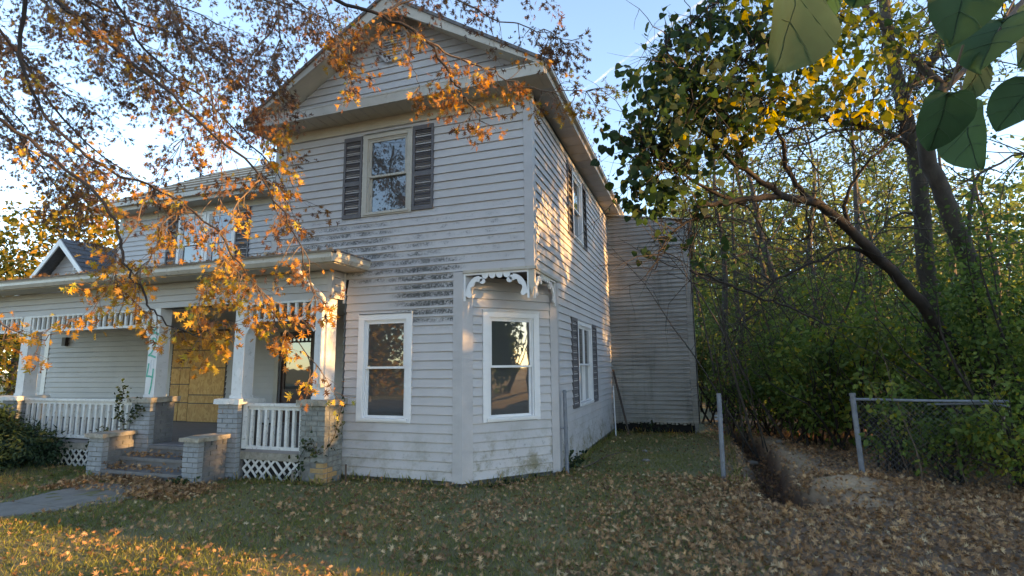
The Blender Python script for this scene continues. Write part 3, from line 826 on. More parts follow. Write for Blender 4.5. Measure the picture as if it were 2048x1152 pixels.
# beam with its own courses of siding
bm = MB().box(-14.4, -3.09, -0.31, -0.10, 2.60, 3.02).box(-3.4, -3.09, -0.10, -0.03, 2.60, 3.02).build('porch_beam', M_CORE, house)
boards(bm, frame((0, -0.312), (1, 0)), 2.60, 3.03, lambda z: (-14.4, -3.13), M_SIDE_P, c=0.108, zref=2.60)
BR = frame((-3.088, -0.312), (0, 1)); boards(bm, BR, 2.60, 3.03, lambda z: (0.04, 0.29), M_SIDE, c=0.108, zref=2.60)
MB().fbox(frame((0, -0.312), (1, 0)), -3.135, -3.062, 2.60, 3.03, 0, 0.026).fbox(BR, 0, 0.04, 2.60, 3.03, 0, 0.025).build('beam_corner', M_TRIM, house)
MB().fbox(BR, 0.285, 0.31, 2.55, 3.03, 0, 0.03).build('beam_corner', M_WHITE, house)
MB().box(-14.4, -2.70, -0.78, -0.34, 3.03, 3.045).box(-3.06, -2.70, -0.34, -0.02, 3.03, 3.045).build('porch_soffit', M_SOFFIT, house)
# gutter on the front and right eave: K-profile
def gutter(a, b, outn):
    a = np.array(a, float); b = np.array(b, float); o = np.array(outn, float)
    prof = [(0.0, 0.0), (0.05, 0.0), (0.085, 0.055), (0.085, 0.10), (0.10, 0.135), (0.088, 0.137), (0.07, 0.10), (0.0, 0.137)]
    m_ = MB(); k = len(prof)
    q = [tuple(a+o*x+np.array([0,0,z])) for x, z in prof] + [tuple(b+o*x+np.array([0,0,z])) for x, z in prof]
    return m_.add(q, [(i, (i+1) % k, (i+1) % k+k, i+k) for i in range(k)] + [tuple(range(k)), tuple(range(2*k-1, k-1, -1))])
g_ = gutter((-14.4, -0.78, 3.045), (-2.68, -0.78, 3.045), (0, -1, 0)); g_.build('gutter', M_GUT, house)
gutter((-2.70, -0.84, 3.045), (-2.70, -0.01, 3.045), (1, 0, 0)).build('gutter', M_GUT, house)
# porch roof: hipped at the right end against the wing
pr = MB().add([(-14.4, -0.80, 3.16), (-2.68, -0.80, 3.16), (-2.68, 0.0, 3.20), (-3.4, 0.0, 3.36), (-4.53, 0.0, 3.36), (-4.53, 2.5, 3.92), (-14.4, 2.5, 3.92)],
              [(0,1,3,4,5,6), (1,2,3)]).build('porch_roof', M_ROOF_B, house)
for i in range(14):
    x0 = -14.4+i*0.84
    MB().box(x0, x0+0.83, -0.885+random.uniform(-.008,.008), -0.55, 3.165+random.uniform(0,.01), 3.195+random.uniform(0,.012)).build('shingle', M_ROOF_B, pr)
MB().box(-2.70, -2.60, -0.86, -0.03, 3.172, 3.20).build('shingle', M_ROOF, pr)

# downspout at the corner post
ds = MB().tube(spline([(-3.28,-0.80,3.05),(-3.28,-0.80,2.94),(-3.25,-0.70,2.84),(-3.20,-0.48,2.68),(-3.175,-0.385,2.60),(-3.17,-0.372,2.45),(-3.17,-0.372,1.32)],[0.034]*7,4)[0], 0.034, 8)
ds.build('downspout', M_PAINT2, house, smooth=True)
MB().box(-3.215,-3.125,-0.42,-0.325,1.28,1.33).build('downspout_end', M_GUT, house)

# posts
def post(x, w=0.215, y0=-0.335, d=0.215, z0=1.10, z1=2.605):
    b = MB()
    b.box(x-w/2, x+w/2, y0, y0+d, z0, z1)
    o = b.build('porch_post', M_PAINT2, house)
    MB().box(x-w/2-0.012, x+w/2+0.012, y0-0.012, y0+d+0.012, z0+0.0, z0+0.045).build('post_base', M_PAINT2, o)
    return o
post(-10.05); p2 = post(-6.66); p3 = post(-4.78); post(-3.225)
post(-14.2)
# spray-painted marks on the second post: an arrow-like 1, a 2 and a 4, over a faint stencil
PX = -6.66
def stroke(pts, w, mat, parent, n=0.337):
    b = MB()
    for (a, c) in zip(pts[:-1], pts[1:]):
        a = np.array(a); c = np.array(c); t = (c-a)/max(np.linalg.norm(c-a), 1e-6); q = np.array([-t[1], t[0]])*w/2
        e = t*w*0.25
        z = [a-e+q, a-e-q, c+e-q, c+e+q]
        b.prism(F, [(PX+p[0], p[1]) for p in z], n, n+0.0015+0.0004*len(b.f)/6)
    return b.build('painted_numeral', mat, parent)
stroke([(0.055,2.275),(-0.075,2.165)], 0.040, M_GREENP, p2)
stroke([(-0.075,2.175),(0.02,2.185),(0.095,2.155)], 0.040, M_GREENP, p2)
stroke([(-0.065,2.02),(-0.045,2.07),(0.0,2.09),(0.05,2.07),(0.062,2.01),(0.03,1.92),(-0.03,1.84),(-0.085,1.80),(-0.02,1.795),(0.075,1.765)], 0.030, M_GREENP, p2)
stroke([(-0.065,1.66),(-0.09,1.45),(-0.03,1.45),(0.055,1.435)], 0.030, M_GREENP, p2)
stroke([(0.05,1.57),(0.045,1.44),(0.03,1.28),(0.005,1.16)], 0.030, M_GREENP, p2)
for k_, pts in enumerate(([(-0.02,1.72),(0.045,1.72),(0.05,1.57),(-0.02,1.57),(-0.02,1.72)], [(-0.02,1.645),(0.045,1.645)])):
    stroke(pts, 0.010, M_STENCIL, p2, 0.3352)
MB().prism(F, [(-4.755+0.045*math.cos(t), 1.50+0.075*math.sin(t)) for t in np.linspace(0, 2*math.pi, 13)[:-1]], 0.335, 0.338).build('worn_patch', M_WHITE, p3)

# brick piers: every brick its own block
def brick_mesh(l, d, h):
    b = MB().box(0, l, 0, d, 0, h)
    me = bpy.data.meshes.new('brick'); me.from_pydata(b.v, [], b.f); me.update(); return me
_bm = {}
def brick(parent, x, y, z, l, d, h, mat):
    key = (round(l, 3), round(d, 3), round(h, 3), mat.name)
    if key not in _bm:
        me = brick_mesh(l, d, h); me.materials.append(mat); _bm[key] = me
    o = link('brick', _bm[key], parent)
    off = WLOC[parent]
    o.location = (x-off[0], y-off[1], z-off[2])
    o.rotation_euler = (0, random.uniform(-.008, .008), random.uniform(-.012, .012))
    return o
BH, ML_ = 0.060, 0.0125
def masonry(name, x0, x1, y0, y1, z0, z1, mat, alt=None, skip=None, joined=False, batter=0.0):
    ob = MB().box(x0+0.012, x1-0.012, y0+0.012, y1, z0, z1).build(name, M_MORTAR, house)
    jb = MB(); k = 0; z = z1-BH-0.004
    while z > z0-0.03:
        off = 0.105 if k % 2 else 0.0
        # front face
        s = x0; first = True
        while s < x1-0.01:
            l = (0.10 if (off and first) else 0.205); first = False
            e = min(s+l, x1)
            if x1-e < 0.04: e = x1
            if e-s > 0.025 and not (skip and skip('f', s, z)):
                m_ = alt('f', s, z) if alt else mat
                j = random.uniform(-0.004, 0.003)
                if joined: jb.box(s, e-0.010, y0+j, y0+0.09, z, z+BH)
                else: brick(ob, s, y0+j, z, round(e-s-0.010, 3), 0.09, BH, m_ or mat)
            s = e+0.0008
        # right side face
        s = y0+0.098; first = True
        while s < y1-0.01:
            l = (0.105 if (not off and first) else 0.205); first = False
            e = min(s+l, y1)
            if y1-e < 0.04: e = y1
            if e-s > 0.025 and not (skip and skip('s', s, z)):
                m_ = alt('s', s, z) if alt else mat
                j = random.uniform(-0.003, 0.004)
                if joined: jb.box(x1-0.09, x1+j, s, e-0.010, z, z+BH)
                else: brick(ob, x1-0.09+j, s, z, 0.09, round(e-s-0.010, 3), BH, m_ or mat)
            s = e+0.0008
        z -= BH+ML_; k += 1
    if joined: jb.build('brick', mat, ob, kind='stuff')
    return ob
def alt_right(f, s, z):
    if f == 'f' and z < 0.20 and s > -3.32: return M_BRICK_T
    if f == 's' and z < 0.12 and s < -0.3: return M_BRICK_T
    return M_BRICK_D
def alt_side_dark(f, s, z): return M_BRICK if f == 'f' else M_BRICK_G  # front faces take the lighter brick, right side faces the darker
def cap_(x0, x1, y0, y1, z, t=0.085, mat=M_CAP):
    b = MB(); nseg = 6
    # chipped slab: outline with small uneven steps
    top = []; bot = []
    def edge(ax, ay, bx, by):
        for i in range(nseg):
            t_ = i/nseg; x = ax+(bx-ax)*t_; y = ay+(by-ay)*t_
            top.append((x+random.uniform(-.008,.008), y+random.uniform(-.008,.008), z+t-random.uniform(0,.012)))
            bot.append((x+random.uniform(-.006,.006), y+random.uniform(-.006,.006), z+random.uniform(-.004,.004)))
    edge(x0,y0,x1,y0); edge(x1,y0,x1,y1); edge(x1,y1,x0,y1); edge(x0,y1,x0,y0)
    k = len(top)
    b.add(top+bot, [tuple(range(k)), tuple(range(2*k-1, k-1, -1))] + [(i, i+k, (i+1) % k+k, (i+1) % k) for i in range(k)])
    return b
def pier(x0, x1, mat, alt=None, skip=None, joined=False, capmat=M_CAP, y1=-0.02):
    o = masonry('brick_pier', x0, x1, -0.45, y1, -0.15, 1.02, mat, alt, skip, joined)
    cap_(x0-0.05, x1+0.055, -0.50, y1+0.05, 1.022).build('pier_cap', capmat, o)
    return o
pier(-10.27, -9.83, M_BRICK, alt_side_dark, joined=True, capmat=M_PAINT)
pier(-6.88, -6.44, M_BRICK, alt_side_dark, capmat=M_CAP)
pier(-5.00, -4.60, M_BRICK, alt_side_dark, capmat=M_PAINT)
pier(-3.43, -2.99, M_BRICK_D, alt_right, lambda f, s, z: f == 'f' and ((0.38 < z < 0.45 and s > -3.14) or (z < 0.22 and s < -3.30)), capmat=M_CAP, y1=-0.035)

# stair cheek walls
def cheek(x0, x1, name='stair_cheek', joined=False, batter=False):
    o = masonry('stair_cheek', x0, x1, -0.95, -0.46, -0.15, 0.515, M_BRICK, alt_side_dark, joined=joined)
    cap_(x0-0.045, x1+0.045, -1.0, -0.455, 0.518, 0.065).build('cheek_cap', M_CAP, o)
    return o
cheek(-7.06, -6.73); cheek(-5.06, -4.76)
# steps
for (y0, y1, z) in ((-0.97, -0.66, 0.05), (-0.69, -0.40, 0.20), (-0.43, -0.30, 0.345)):
    sb = MB().box(-6.72, -5.065, y0, y1, z-0.05, z)
    sb.build('stair_tread', M_STEP, house)
    MB().box(-6.72, -5.065, y0+0.03, y1+0.28, z-0.20, z-0.052).build('stair_riser', M_STEP, house)

# railings
def railing(x0, x1, n, zt, zb):
    o = MB().fbox(PF, x0, x1, zt-0.045, zt+0.0, -0.05, 0.055).fbox(PF, x0, x1, zt-0.10, zt-0.048, -0.022, 0.022).build('porch_railing', M_PAINT, house)
    MB().fbox(PF, x0, x1, zb, zb+0.05, -0.03, 0.03).build('bottom_rail', M_PAINT, o)
    for i in range(n):
        x = x0+(x1-x0)*(i+0.5)/n + random.uniform(-.006, .006)
        t_ = random.uniform(-.006, .006)
        MB().add([(x-0.0225+dx_, -0.32-0.0225+dy_, z_) for z_ in (zb+0.05, zt-0.10) for dx_, dy_ in ((0+t_*(z_>0.6),0),(0.045+t_*(z_>0.6),0),(0.045+t_*(z_>0.6),0.045),(0+t_*(z_>0.6),0.045))],
                 [(0,1,5,4),(1,2,6,5),(2,3,7,6),(3,0,4,7)]).build('baluster', M_PAINT, o)
    return o
railing(-9.82, -6.90, 19, 1.065, 0.385)
MB().fbox(PF, -4.59, -4.51, 0.33, 1.02, -0.04, 0.04).build('railing_post', M_PAINT, house)
railing(-4.50, -3.45, 8, 1.035, 0.35)
railing(-13.9, -10.3, 22, 1.065, 0.385)
MB().bar((-3.47, -0.38, 0.95), (-3.44, -0.40, 0.30), 0.03, 0.02).build('broken_baluster', M_PAINT, house)

# spindle friezes with corner braces
def spindles(x0, x1, n, zt=2.595, zb=2.285, braces=(1, 1)):
    o = MB().fbox(PF, x0+0.10*braces[0], x1-0.10*braces[1], zb, zb+0.045, -0.03, 0.03).fbox(PF, x0, x1, zt-0.035, zt, -0.03, 0.03).build('spindle_frieze', M_PAINT2, house)
    for i in range(n):
        x = x0+(x1-x0)*(i+0.5)/n
        MB().fbox(PF, x-0.021, x+0.021, zb+0.045, zt-0.035, -0.018, 0.018).build('spindle', M_PAINT2, o)
    for sgn, e, on in ((1, x0, braces[0]), (-1, x1, braces[1])):
        if on:
            a = F(e+sgn*0.13, zb+0.02, 0.32); b = F(e+sgn*0.005, zb-0.17, 0.32)
            MB().bar(a, b, 0.045, 0.045, (0,1,0)).build('corner_brace', M_PAINT2, o)
spindles(-9.94, -6.77, 23); spindles(-4.67, -3.335, 9); spindles(-14.1, -10.16, 27)

# lattice skirts: crossing strips clipped to the opening
def lattice(x0, x1, z0, z1, y, pitch=0.15, parent=house, drop=()):
    o = MB().box(x0, x1, y+0.02, y+0.03, z0, z1).build('lattice_panel', M_VOID, parent)  # dark backing sheet painted for the shade behind the strips
    h = z1-z0; i = 0
    for sgn in (1, -1):
        s = x0-h
        while s < x1+h:
            ts = []
            for t_ in np.linspace(0, 1, 81):
                x = s+sgn*(t_-0.5)*h*0.98; z = z0+t_*h
                if x0 <= x <= x1: ts.append((x, z))
            i += 1
            if len(ts) > 6 and i not in drop:
                a, b = ts[0], ts[-1]
                yy = y+(0.0 if sgn > 0 else 0.009)
                if i in (5, 12, 20): a = ts[len(ts)//3]
                MB().bar((a[0], yy, a[1]), (b[0], yy, b[1]), 0.008, 0.034, (1 if sgn < 0 else -1, 0, 1)).build('lattice_strip', M_PAINT, o)
            s += pitch
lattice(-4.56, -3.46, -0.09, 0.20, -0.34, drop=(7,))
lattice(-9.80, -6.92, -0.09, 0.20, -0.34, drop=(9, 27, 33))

# boarded-up doorway: sheets of wafer board
bo = MB().fbox(B, -9.74, -8.03, 0.33, 2.47, 0.0, 0.026).build('boarded_doorway', M_DARKW, house)
for (a, b, z0, z1) in ((-9.70,-9.12,2.02,2.43),(-9.70,-9.12,1.60,2.013),(-9.70,-9.42,1.22,1.593),(-9.413,-9.12,1.22,1.593),(-9.70,-9.42,0.80,1.213),(-9.413,-9.12,0.80,1.213),(-9.70,-9.42,0.38,0.793),(-9.413,-9.12,0.38,0.793),
                       (-9.112,-8.06,2.20,2.43),(-9.112,-8.06,2.00,2.193),(-9.112,-8.06,1.59,1.993),(-9.112,-8.06,0.98,1.583),(-9.112,-8.06,0.79,0.973),(-9.112,-8.06,0.37,0.783)):
    MB().fbox(B, a+.006, b-.006, z0+.007, z1-.007, 0.026, 0.038+random.uniform(-.003,.003)).build('wafer_board_sheet', M_OSB, bo)
# front door with glass and storm frame
MB().fbox(B, -6.66, -6.55, 0.36, 2.44, 0.0, 0.05).fbox(B, -5.62, -5.52, 0.36, 2.44, 0.0, 0.05).fbox(B, -6.55, -5.62, 2.35, 2.44, 0.0, 0.05).build('door_frame', M_CREAM, house)
dr = MB().ring(B, -6.545, -5.625, 0.36, 2.345, 0.13, -0.05, 0.0, wb=0.75, wt=0.14).build('front_door', M_RUST, house)
MB().fbox(B, -6.42, -5.75, 1.10, 2.21, -0.035, -0.022).build('door_glass', M_GLASS, dr)
MB().fbox(B, -6.36, -5.80, 1.10, 1.42, -0.06, -0.04).build('curtain', M_CREAM, dr)
MB().tube([B(-5.68, 1.28, 0.0), B(-5.68, 1.28, 0.06)], 0.02, 8).build('door_handle', M_METAL, dr)
MB().ring(B, -6.54, -5.63, 0.37, 2.34, 0.05, 0.006, 0.03).build('storm_frame', M_SHUT, dr)
# light fixture block and wall meter on the porch wall
MB().fbox(B, -13.6, -13.46, 2.2, 2.42, 0.0, 0.10).build('porch_lamp_box', M_DARKW, house)
# ================================================================== VEGETATION
def gpt(u, depth, dz=0.0):
    p = P(u, 735, depth); return np.array([p[0], p[1], float(gz(p[0], p[1]))+dz])
def rdir(n=None):
    return unit(rng.normal(size=(3,) if n is None else (n, 3)))
def walk_(p, d, L, steps, droop=0.0, wig=0.25):
    p = np.array(p, float); d = unit(np.array(d, float)); pts = [p]
    for i in range(steps):
        d = unit(d + rng.normal(size=3)*wig*0.5 + np.array([0, 0, -droop/steps]))
        p = p + d*(L/steps); pts.append(p)
    return pts, d
class Leafer:
    def __init__(self): self.p = []; self.d = []; self.s = []; self.r = []
    def add(self, p, d, s, r): self.p.append(p); self.d.append(d); self.s.append(s); self.r.append(r)
    def cluster(self, p, n, rad, size, r0, r1, hang=0.6, axis=None):
        base = rng.uniform(r0, r1)
        for _ in range(n):
            q = rdir(); a = q + np.array([0, 0, -hang]) + (0 if axis is None else axis*0.8)
            self.add(np.asarray(p)+q*rad*rng.uniform(0.2, 1.0), a, size*rng.uniform(0.5, 1.25), float(np.clip(base+rng.normal(0, 0.13), 0.01, 0.99)))
    def arrays(self): return np.array(self.p), frames(np.array(self.d)), np.array(self.s), np.array(self.r)

# ------------------------------------------------------------------ overhanging oak
oak = empty('oak_tree', (-5.2, -6.4, -0.2), 'pin oak with rust-orange lobed leaves hanging across the front of the farmhouse', 'tree')
MB().tube(*spline([(-5.2,-6.4,-0.3),(-5.15,-6.4,0.3),(-5.0,-6.3,3.0),(-4.8,-6.2,6.0),(-4.6,-6.0,9.0)], [.42,.33,.29,.22,.12], 5), n=12).build('trunk', M_BARK, oak, smooth=True)
# control points, thickness, number of side twigs, twig length, leaf size, leaf tone (shade painted in as dark, sunlight as orange)
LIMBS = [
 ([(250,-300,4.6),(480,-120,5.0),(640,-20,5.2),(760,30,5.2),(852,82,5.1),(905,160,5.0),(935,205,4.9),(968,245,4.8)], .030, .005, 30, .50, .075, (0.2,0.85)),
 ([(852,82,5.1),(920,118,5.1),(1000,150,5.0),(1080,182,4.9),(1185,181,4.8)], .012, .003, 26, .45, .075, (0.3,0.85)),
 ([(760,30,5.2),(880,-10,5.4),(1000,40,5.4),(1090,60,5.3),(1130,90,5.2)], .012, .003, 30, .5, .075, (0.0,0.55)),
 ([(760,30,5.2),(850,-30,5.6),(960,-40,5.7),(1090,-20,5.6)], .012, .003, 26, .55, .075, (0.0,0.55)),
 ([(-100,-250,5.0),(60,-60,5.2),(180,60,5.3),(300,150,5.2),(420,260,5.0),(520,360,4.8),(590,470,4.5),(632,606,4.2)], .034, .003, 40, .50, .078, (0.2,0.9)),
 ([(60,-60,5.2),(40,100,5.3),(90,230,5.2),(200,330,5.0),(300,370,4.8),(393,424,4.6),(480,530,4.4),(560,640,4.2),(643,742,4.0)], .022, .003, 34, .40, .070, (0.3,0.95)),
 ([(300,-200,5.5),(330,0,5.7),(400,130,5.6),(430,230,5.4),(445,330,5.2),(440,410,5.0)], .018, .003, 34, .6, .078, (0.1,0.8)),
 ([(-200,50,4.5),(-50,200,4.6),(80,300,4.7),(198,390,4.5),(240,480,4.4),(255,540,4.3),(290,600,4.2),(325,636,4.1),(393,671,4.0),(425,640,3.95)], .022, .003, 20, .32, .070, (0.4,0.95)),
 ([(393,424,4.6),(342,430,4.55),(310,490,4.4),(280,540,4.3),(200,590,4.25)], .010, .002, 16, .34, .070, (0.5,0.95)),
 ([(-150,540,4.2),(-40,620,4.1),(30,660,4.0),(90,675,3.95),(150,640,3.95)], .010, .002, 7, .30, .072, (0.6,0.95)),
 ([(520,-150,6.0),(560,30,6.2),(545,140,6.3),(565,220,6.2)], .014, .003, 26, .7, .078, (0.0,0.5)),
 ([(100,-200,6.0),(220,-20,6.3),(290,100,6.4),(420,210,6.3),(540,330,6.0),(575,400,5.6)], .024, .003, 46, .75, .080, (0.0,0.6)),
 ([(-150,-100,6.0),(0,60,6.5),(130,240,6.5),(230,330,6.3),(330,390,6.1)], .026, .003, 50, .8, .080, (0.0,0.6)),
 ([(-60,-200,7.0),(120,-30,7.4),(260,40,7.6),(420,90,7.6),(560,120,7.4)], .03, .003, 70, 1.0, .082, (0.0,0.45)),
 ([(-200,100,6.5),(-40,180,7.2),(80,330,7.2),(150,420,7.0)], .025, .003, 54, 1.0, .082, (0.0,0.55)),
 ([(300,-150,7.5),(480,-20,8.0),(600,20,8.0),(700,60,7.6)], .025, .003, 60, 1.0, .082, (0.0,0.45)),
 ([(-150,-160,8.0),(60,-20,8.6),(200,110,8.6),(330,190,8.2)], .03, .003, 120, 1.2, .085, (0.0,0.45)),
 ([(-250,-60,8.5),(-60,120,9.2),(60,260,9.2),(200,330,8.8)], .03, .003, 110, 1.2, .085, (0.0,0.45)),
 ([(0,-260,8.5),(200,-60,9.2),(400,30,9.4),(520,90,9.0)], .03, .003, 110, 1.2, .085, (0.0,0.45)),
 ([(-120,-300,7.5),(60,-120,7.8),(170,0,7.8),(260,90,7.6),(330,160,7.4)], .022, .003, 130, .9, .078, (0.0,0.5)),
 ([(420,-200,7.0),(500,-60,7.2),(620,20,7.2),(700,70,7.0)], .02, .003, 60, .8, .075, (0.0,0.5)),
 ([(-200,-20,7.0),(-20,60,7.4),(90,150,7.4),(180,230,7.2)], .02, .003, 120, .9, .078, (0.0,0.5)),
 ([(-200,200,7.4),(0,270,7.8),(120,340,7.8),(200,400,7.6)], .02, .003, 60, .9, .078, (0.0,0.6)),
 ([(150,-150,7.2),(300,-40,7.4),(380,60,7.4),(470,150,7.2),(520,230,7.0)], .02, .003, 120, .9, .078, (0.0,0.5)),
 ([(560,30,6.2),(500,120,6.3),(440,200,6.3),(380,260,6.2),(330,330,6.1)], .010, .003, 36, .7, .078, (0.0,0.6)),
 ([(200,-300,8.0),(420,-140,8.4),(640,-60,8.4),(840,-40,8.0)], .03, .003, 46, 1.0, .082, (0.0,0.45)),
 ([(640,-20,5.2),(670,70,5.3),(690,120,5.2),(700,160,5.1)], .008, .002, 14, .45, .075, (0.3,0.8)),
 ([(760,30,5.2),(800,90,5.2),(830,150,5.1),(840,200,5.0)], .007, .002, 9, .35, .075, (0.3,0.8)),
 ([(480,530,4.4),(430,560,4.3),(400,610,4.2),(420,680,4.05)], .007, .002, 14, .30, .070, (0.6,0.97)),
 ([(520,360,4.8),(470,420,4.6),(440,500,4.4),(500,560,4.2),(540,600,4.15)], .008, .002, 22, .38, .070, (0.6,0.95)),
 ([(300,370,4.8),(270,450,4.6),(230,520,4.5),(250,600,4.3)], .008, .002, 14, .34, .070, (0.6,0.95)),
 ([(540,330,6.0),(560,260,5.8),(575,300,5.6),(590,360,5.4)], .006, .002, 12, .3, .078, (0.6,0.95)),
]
lf = Leafer(); tw = MB()
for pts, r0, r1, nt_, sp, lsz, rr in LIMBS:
    W = [P(*q) for q in pts]
    n = len(W); rad = [r0+(r1-r0)*(i/(n-1))**0.7 for i in range(n)]
    sp_, ro = spline(W, rad, 5)
    for i in range(1, len(sp_)-1): sp_[i] = sp_[i]+rng.normal(0, 0.012, 3)
    MB().tube(sp_, ro, n=6).build('limb', M_BARK_D if r0 > 0.02 else M_TWIG, oak, smooth=True)
    for k in range(nt_):
        t = rng.uniform(0.12, 1.0) if k < nt_-2 else 1.0
        i = min(int(t*(len(sp_)-1)), len(sp_)-2)
        p = sp_[i]; tg = unit(sp_[i+1]-sp_[i])
        d = unit(tg*0.7 + rdir()*0.75 + np.array([0, 0, -0.3]))
        L = rng.uniform(0.25, 0.75)*sp
        q, dd = walk_(p, d, L, 5, droop=0.5, wig=0.35)
        tw.tube(q, [0.0045, 0.004, 0.0035, 0.003, 0.002, 0.0015], n=4, cap=False)
        for a in range(2, 6):
            if rng.random() < 0.8:
                s2, d2 = walk_(q[a], unit(dd+rdir()*0.9), rng.uniform(0.06, 0.22)*(.5+.5*sp), 3, 0.4, 0.4)
                tw.tube(s2, [0.002, 0.0018, 0.0014, 0.001], n=3, cap=False)
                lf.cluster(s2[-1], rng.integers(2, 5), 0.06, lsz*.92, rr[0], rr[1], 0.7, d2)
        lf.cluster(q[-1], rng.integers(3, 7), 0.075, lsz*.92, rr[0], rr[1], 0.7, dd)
tw.build('twig', M_TWIG, oak, kind='stuff')
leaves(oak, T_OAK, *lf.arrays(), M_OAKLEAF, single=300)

# ------------------------------------------------------------------ generic woodland tree
def auto_tree(name, label, cat, base, h, rad, lean, crown, nl, lsize, mat, rr, T=T_DIAM, clear=0.35, group=None, bark=None, spread=0.35, fill=1.0, twigs=True, nb=None):
    base = np.array(base, float)
    t = empty(name, base, label, cat, group)
    lean = np.array([lean[0], lean[1], 0.0])
    ctrl = [base+np.array([0,0,-0.2])] + [base+lean*(f**1.3)+np.array([rng.normal(0,.012*h), rng.normal(0,.012*h), h*f]) for f in (0.25, 0.5, 0.75, 1.0)]
    tp, tr = spline(ctrl, [rad*1.25, rad*0.9, rad*0.7, rad*0.45, rad*0.12], 4)
    MB().tube(tp, tr, n=7).build('trunk', bark or M_BARK, t, smooth=True)
    L = Leafer(); br = MB(); nb = nb or max(6, int(nl/70))
    for k in range(nb):
        f = rng.uniform(clear, 1.0); i = min(int(f*(len(tp)-1)), len(tp)-2)
        a = rng.uniform(0, 2*math.pi)
        d = np.array([math.cos(a), math.sin(a), rng.uniform(0.0, 0.8)])
        ln = h*spread*rng.uniform(0.5, 1.1)*(1.15-0.6*abs(f-0.6))
        q, dd = walk_(tp[i], d, ln, 5, droop=0.25, wig=0.4)
        br.tube(q, [tr[i]*0.45, tr[i]*0.36, tr[i]*0.27, tr[i]*0.19, tr[i]*0.11, tr[i]*0.05], n=4, cap=False)
        m_ = max(2, int(nl*fill/nb/7))
        for _ in range(m_):
            j = rng.integers(1, 6)
            s2, d2 = walk_(q[j], unit(dd+rdir()*1.1), ln*rng.uniform(0.15, 0.5), 3, 0.2, 0.5)
            if twigs: br.tube(s2, [tr[i]*0.10, tr[i]*0.08, tr[i]*0.06, tr[i]*0.03], n=3, cap=False)
            L.cluster(s2[-1], 7, ln*0.13+lsize*0.5, lsize, rr[0], rr[1], 0.4)
    br.build('branch', bark or M_BARK, t, kind='stuff')
    if L.p: scatter('crown', T, *L.arrays(), mat, t)
    return t

def shrub(name, label, base, w, h, nl, lsize, mat, rr, T=T_OVAL, cat='shrub', group=None, stems=6, single=0, hollow=0.35):
    base = np.array(base, float); t = empty(name, base, label, cat, group)
    L = Leafer(); sm = MB(); n = max(6, int(nl/9))
    for k in range(stems):
        q, dd = walk_(base+np.array([rng.normal(0, w*.12), rng.normal(0, w*.12), -0.05]), np.array([rng.normal(0, .35), rng.normal(0, .35), 1]), h*rng.uniform(.7, 1.0), 6, 0.0, 0.25)
        sm.tube(q, list(np.linspace(0.012+0.006*h, 0.003, 7)), n=4, cap=False)
    sm.build('stem', M_BARK_D, t, kind='stuff')
    lump = rdir(7)
    for _ in range(n):
        q = rdir()
        if rng.random() < .55: q = unit(lump[rng.integers(0, 7)]+rng.normal(0, .28, 3))
        r = rng.uniform(hollow, 1.0)**0.6*rng.uniform(.8, 1.12)
        f = q*r; c = base+np.array([f[0]*w*0.5, f[1]*w*0.5, h*(0.5+0.5*f[2]*0.98)])
        c[2] = max(c[2], base[2]+0.06)
        L.cluster(c, 9, 0.13+0.05*w, lsize, rr[0], rr[1], 0.5)
    p, R, s, r = L.arrays()
    leaves(t, T, p, R, s, r, mat, single=single)
    return t

# ------------------------------------------------------------------ redbud leaning over from the right, heart-shaped leaves
def limb(parent, pts, r0, r1, mat, name='limb', n=8, power=1.0):
    W = [P(*q) for q in pts]; m_ = len(W)
    sp_, ro = spline(W, [r0+(r1-r0)*(i/(m_-1))**power for i in range(m_)], 5)
    for i in range(1, len(sp_)-1): sp_[i] = sp_[i]+rng.normal(0, 0.015, 3)
    MB().tube(sp_, ro, n=n).build(name, mat, parent, smooth=True)
    return sp_
lean = empty('redbud_tree', gpt(1985, 8.9), 'redbud with an arching trunk leaning left, heart-shaped green leaves tinted yellow where sunlit', 'tree')
paths = [limb(lean, [(1990,905,8.9),(1950,745,8.7),(1900,690,8.6),(1850,620,8.5),(1780,540,8.3),(1700,460,8.0),(1640,412,7.8),(1560,392,7.5),(1490,400,7.2),(1430,408,7.0),(1390,420,6.9)], .125, .018, M_BARK_D, 'trunk', 10)]
for pts, r0, r1 in (([(1640,412,7.8),(1600,380,7.7),(1572,330,7.6),(1562,270,7.4),(1520,205,7.2),(1440,170,7.0)], .05, .01),
                    ([(1560,392,7.5),(1500,345,7.3),(1440,300,7.1),(1400,230,6.9),(1370,150,6.8)], .045, .01),
                    ([(1490,408,7.2),(1420,380,7.0),(1350,340,6.8),(1290,280,6.6)], .03, .008),
                    ([(1780,540,8.3),(1700,495,8.2),(1620,530,8.1),(1540,570,8.0),(1480,645,7.9)], .035, .008),
                    ([(1660,650,8.0),(1560,610,7.9),(1480,580,7.8),(1380,540,7.6)], .012, .02),
                    ([(1700,460,8.0),(1690,400,7.9),(1730,330,7.8),(1800,270,7.7)], .035, .012),
                    ([(1420,430,7.0),(1360,450,6.8),(1320,500,6.7),(1310,540,6.6)], .018, .006),
                    ([(1370,150,6.8),(1330,90,6.8),(1400,30,6.9),(1470,-30,7.0)], .02, .008),
                    ([(1440,170,7.0),(1500,110,7.1),(1580,60,7.2),(1640,0,7.3)], .018, .008),
                    ([(1562,270,7.4),(1640,240,7.4),(1720,250,7.4),(1790,280,7.4)], .016, .006),
                    ([(1600,380,7.7),(1620,470,7.8),(1560,480,7.7),(1460,470,7.5)], .016, .005)):
    paths.append(limb(lean, pts, r0, r1, M_BARK_D, n=6))
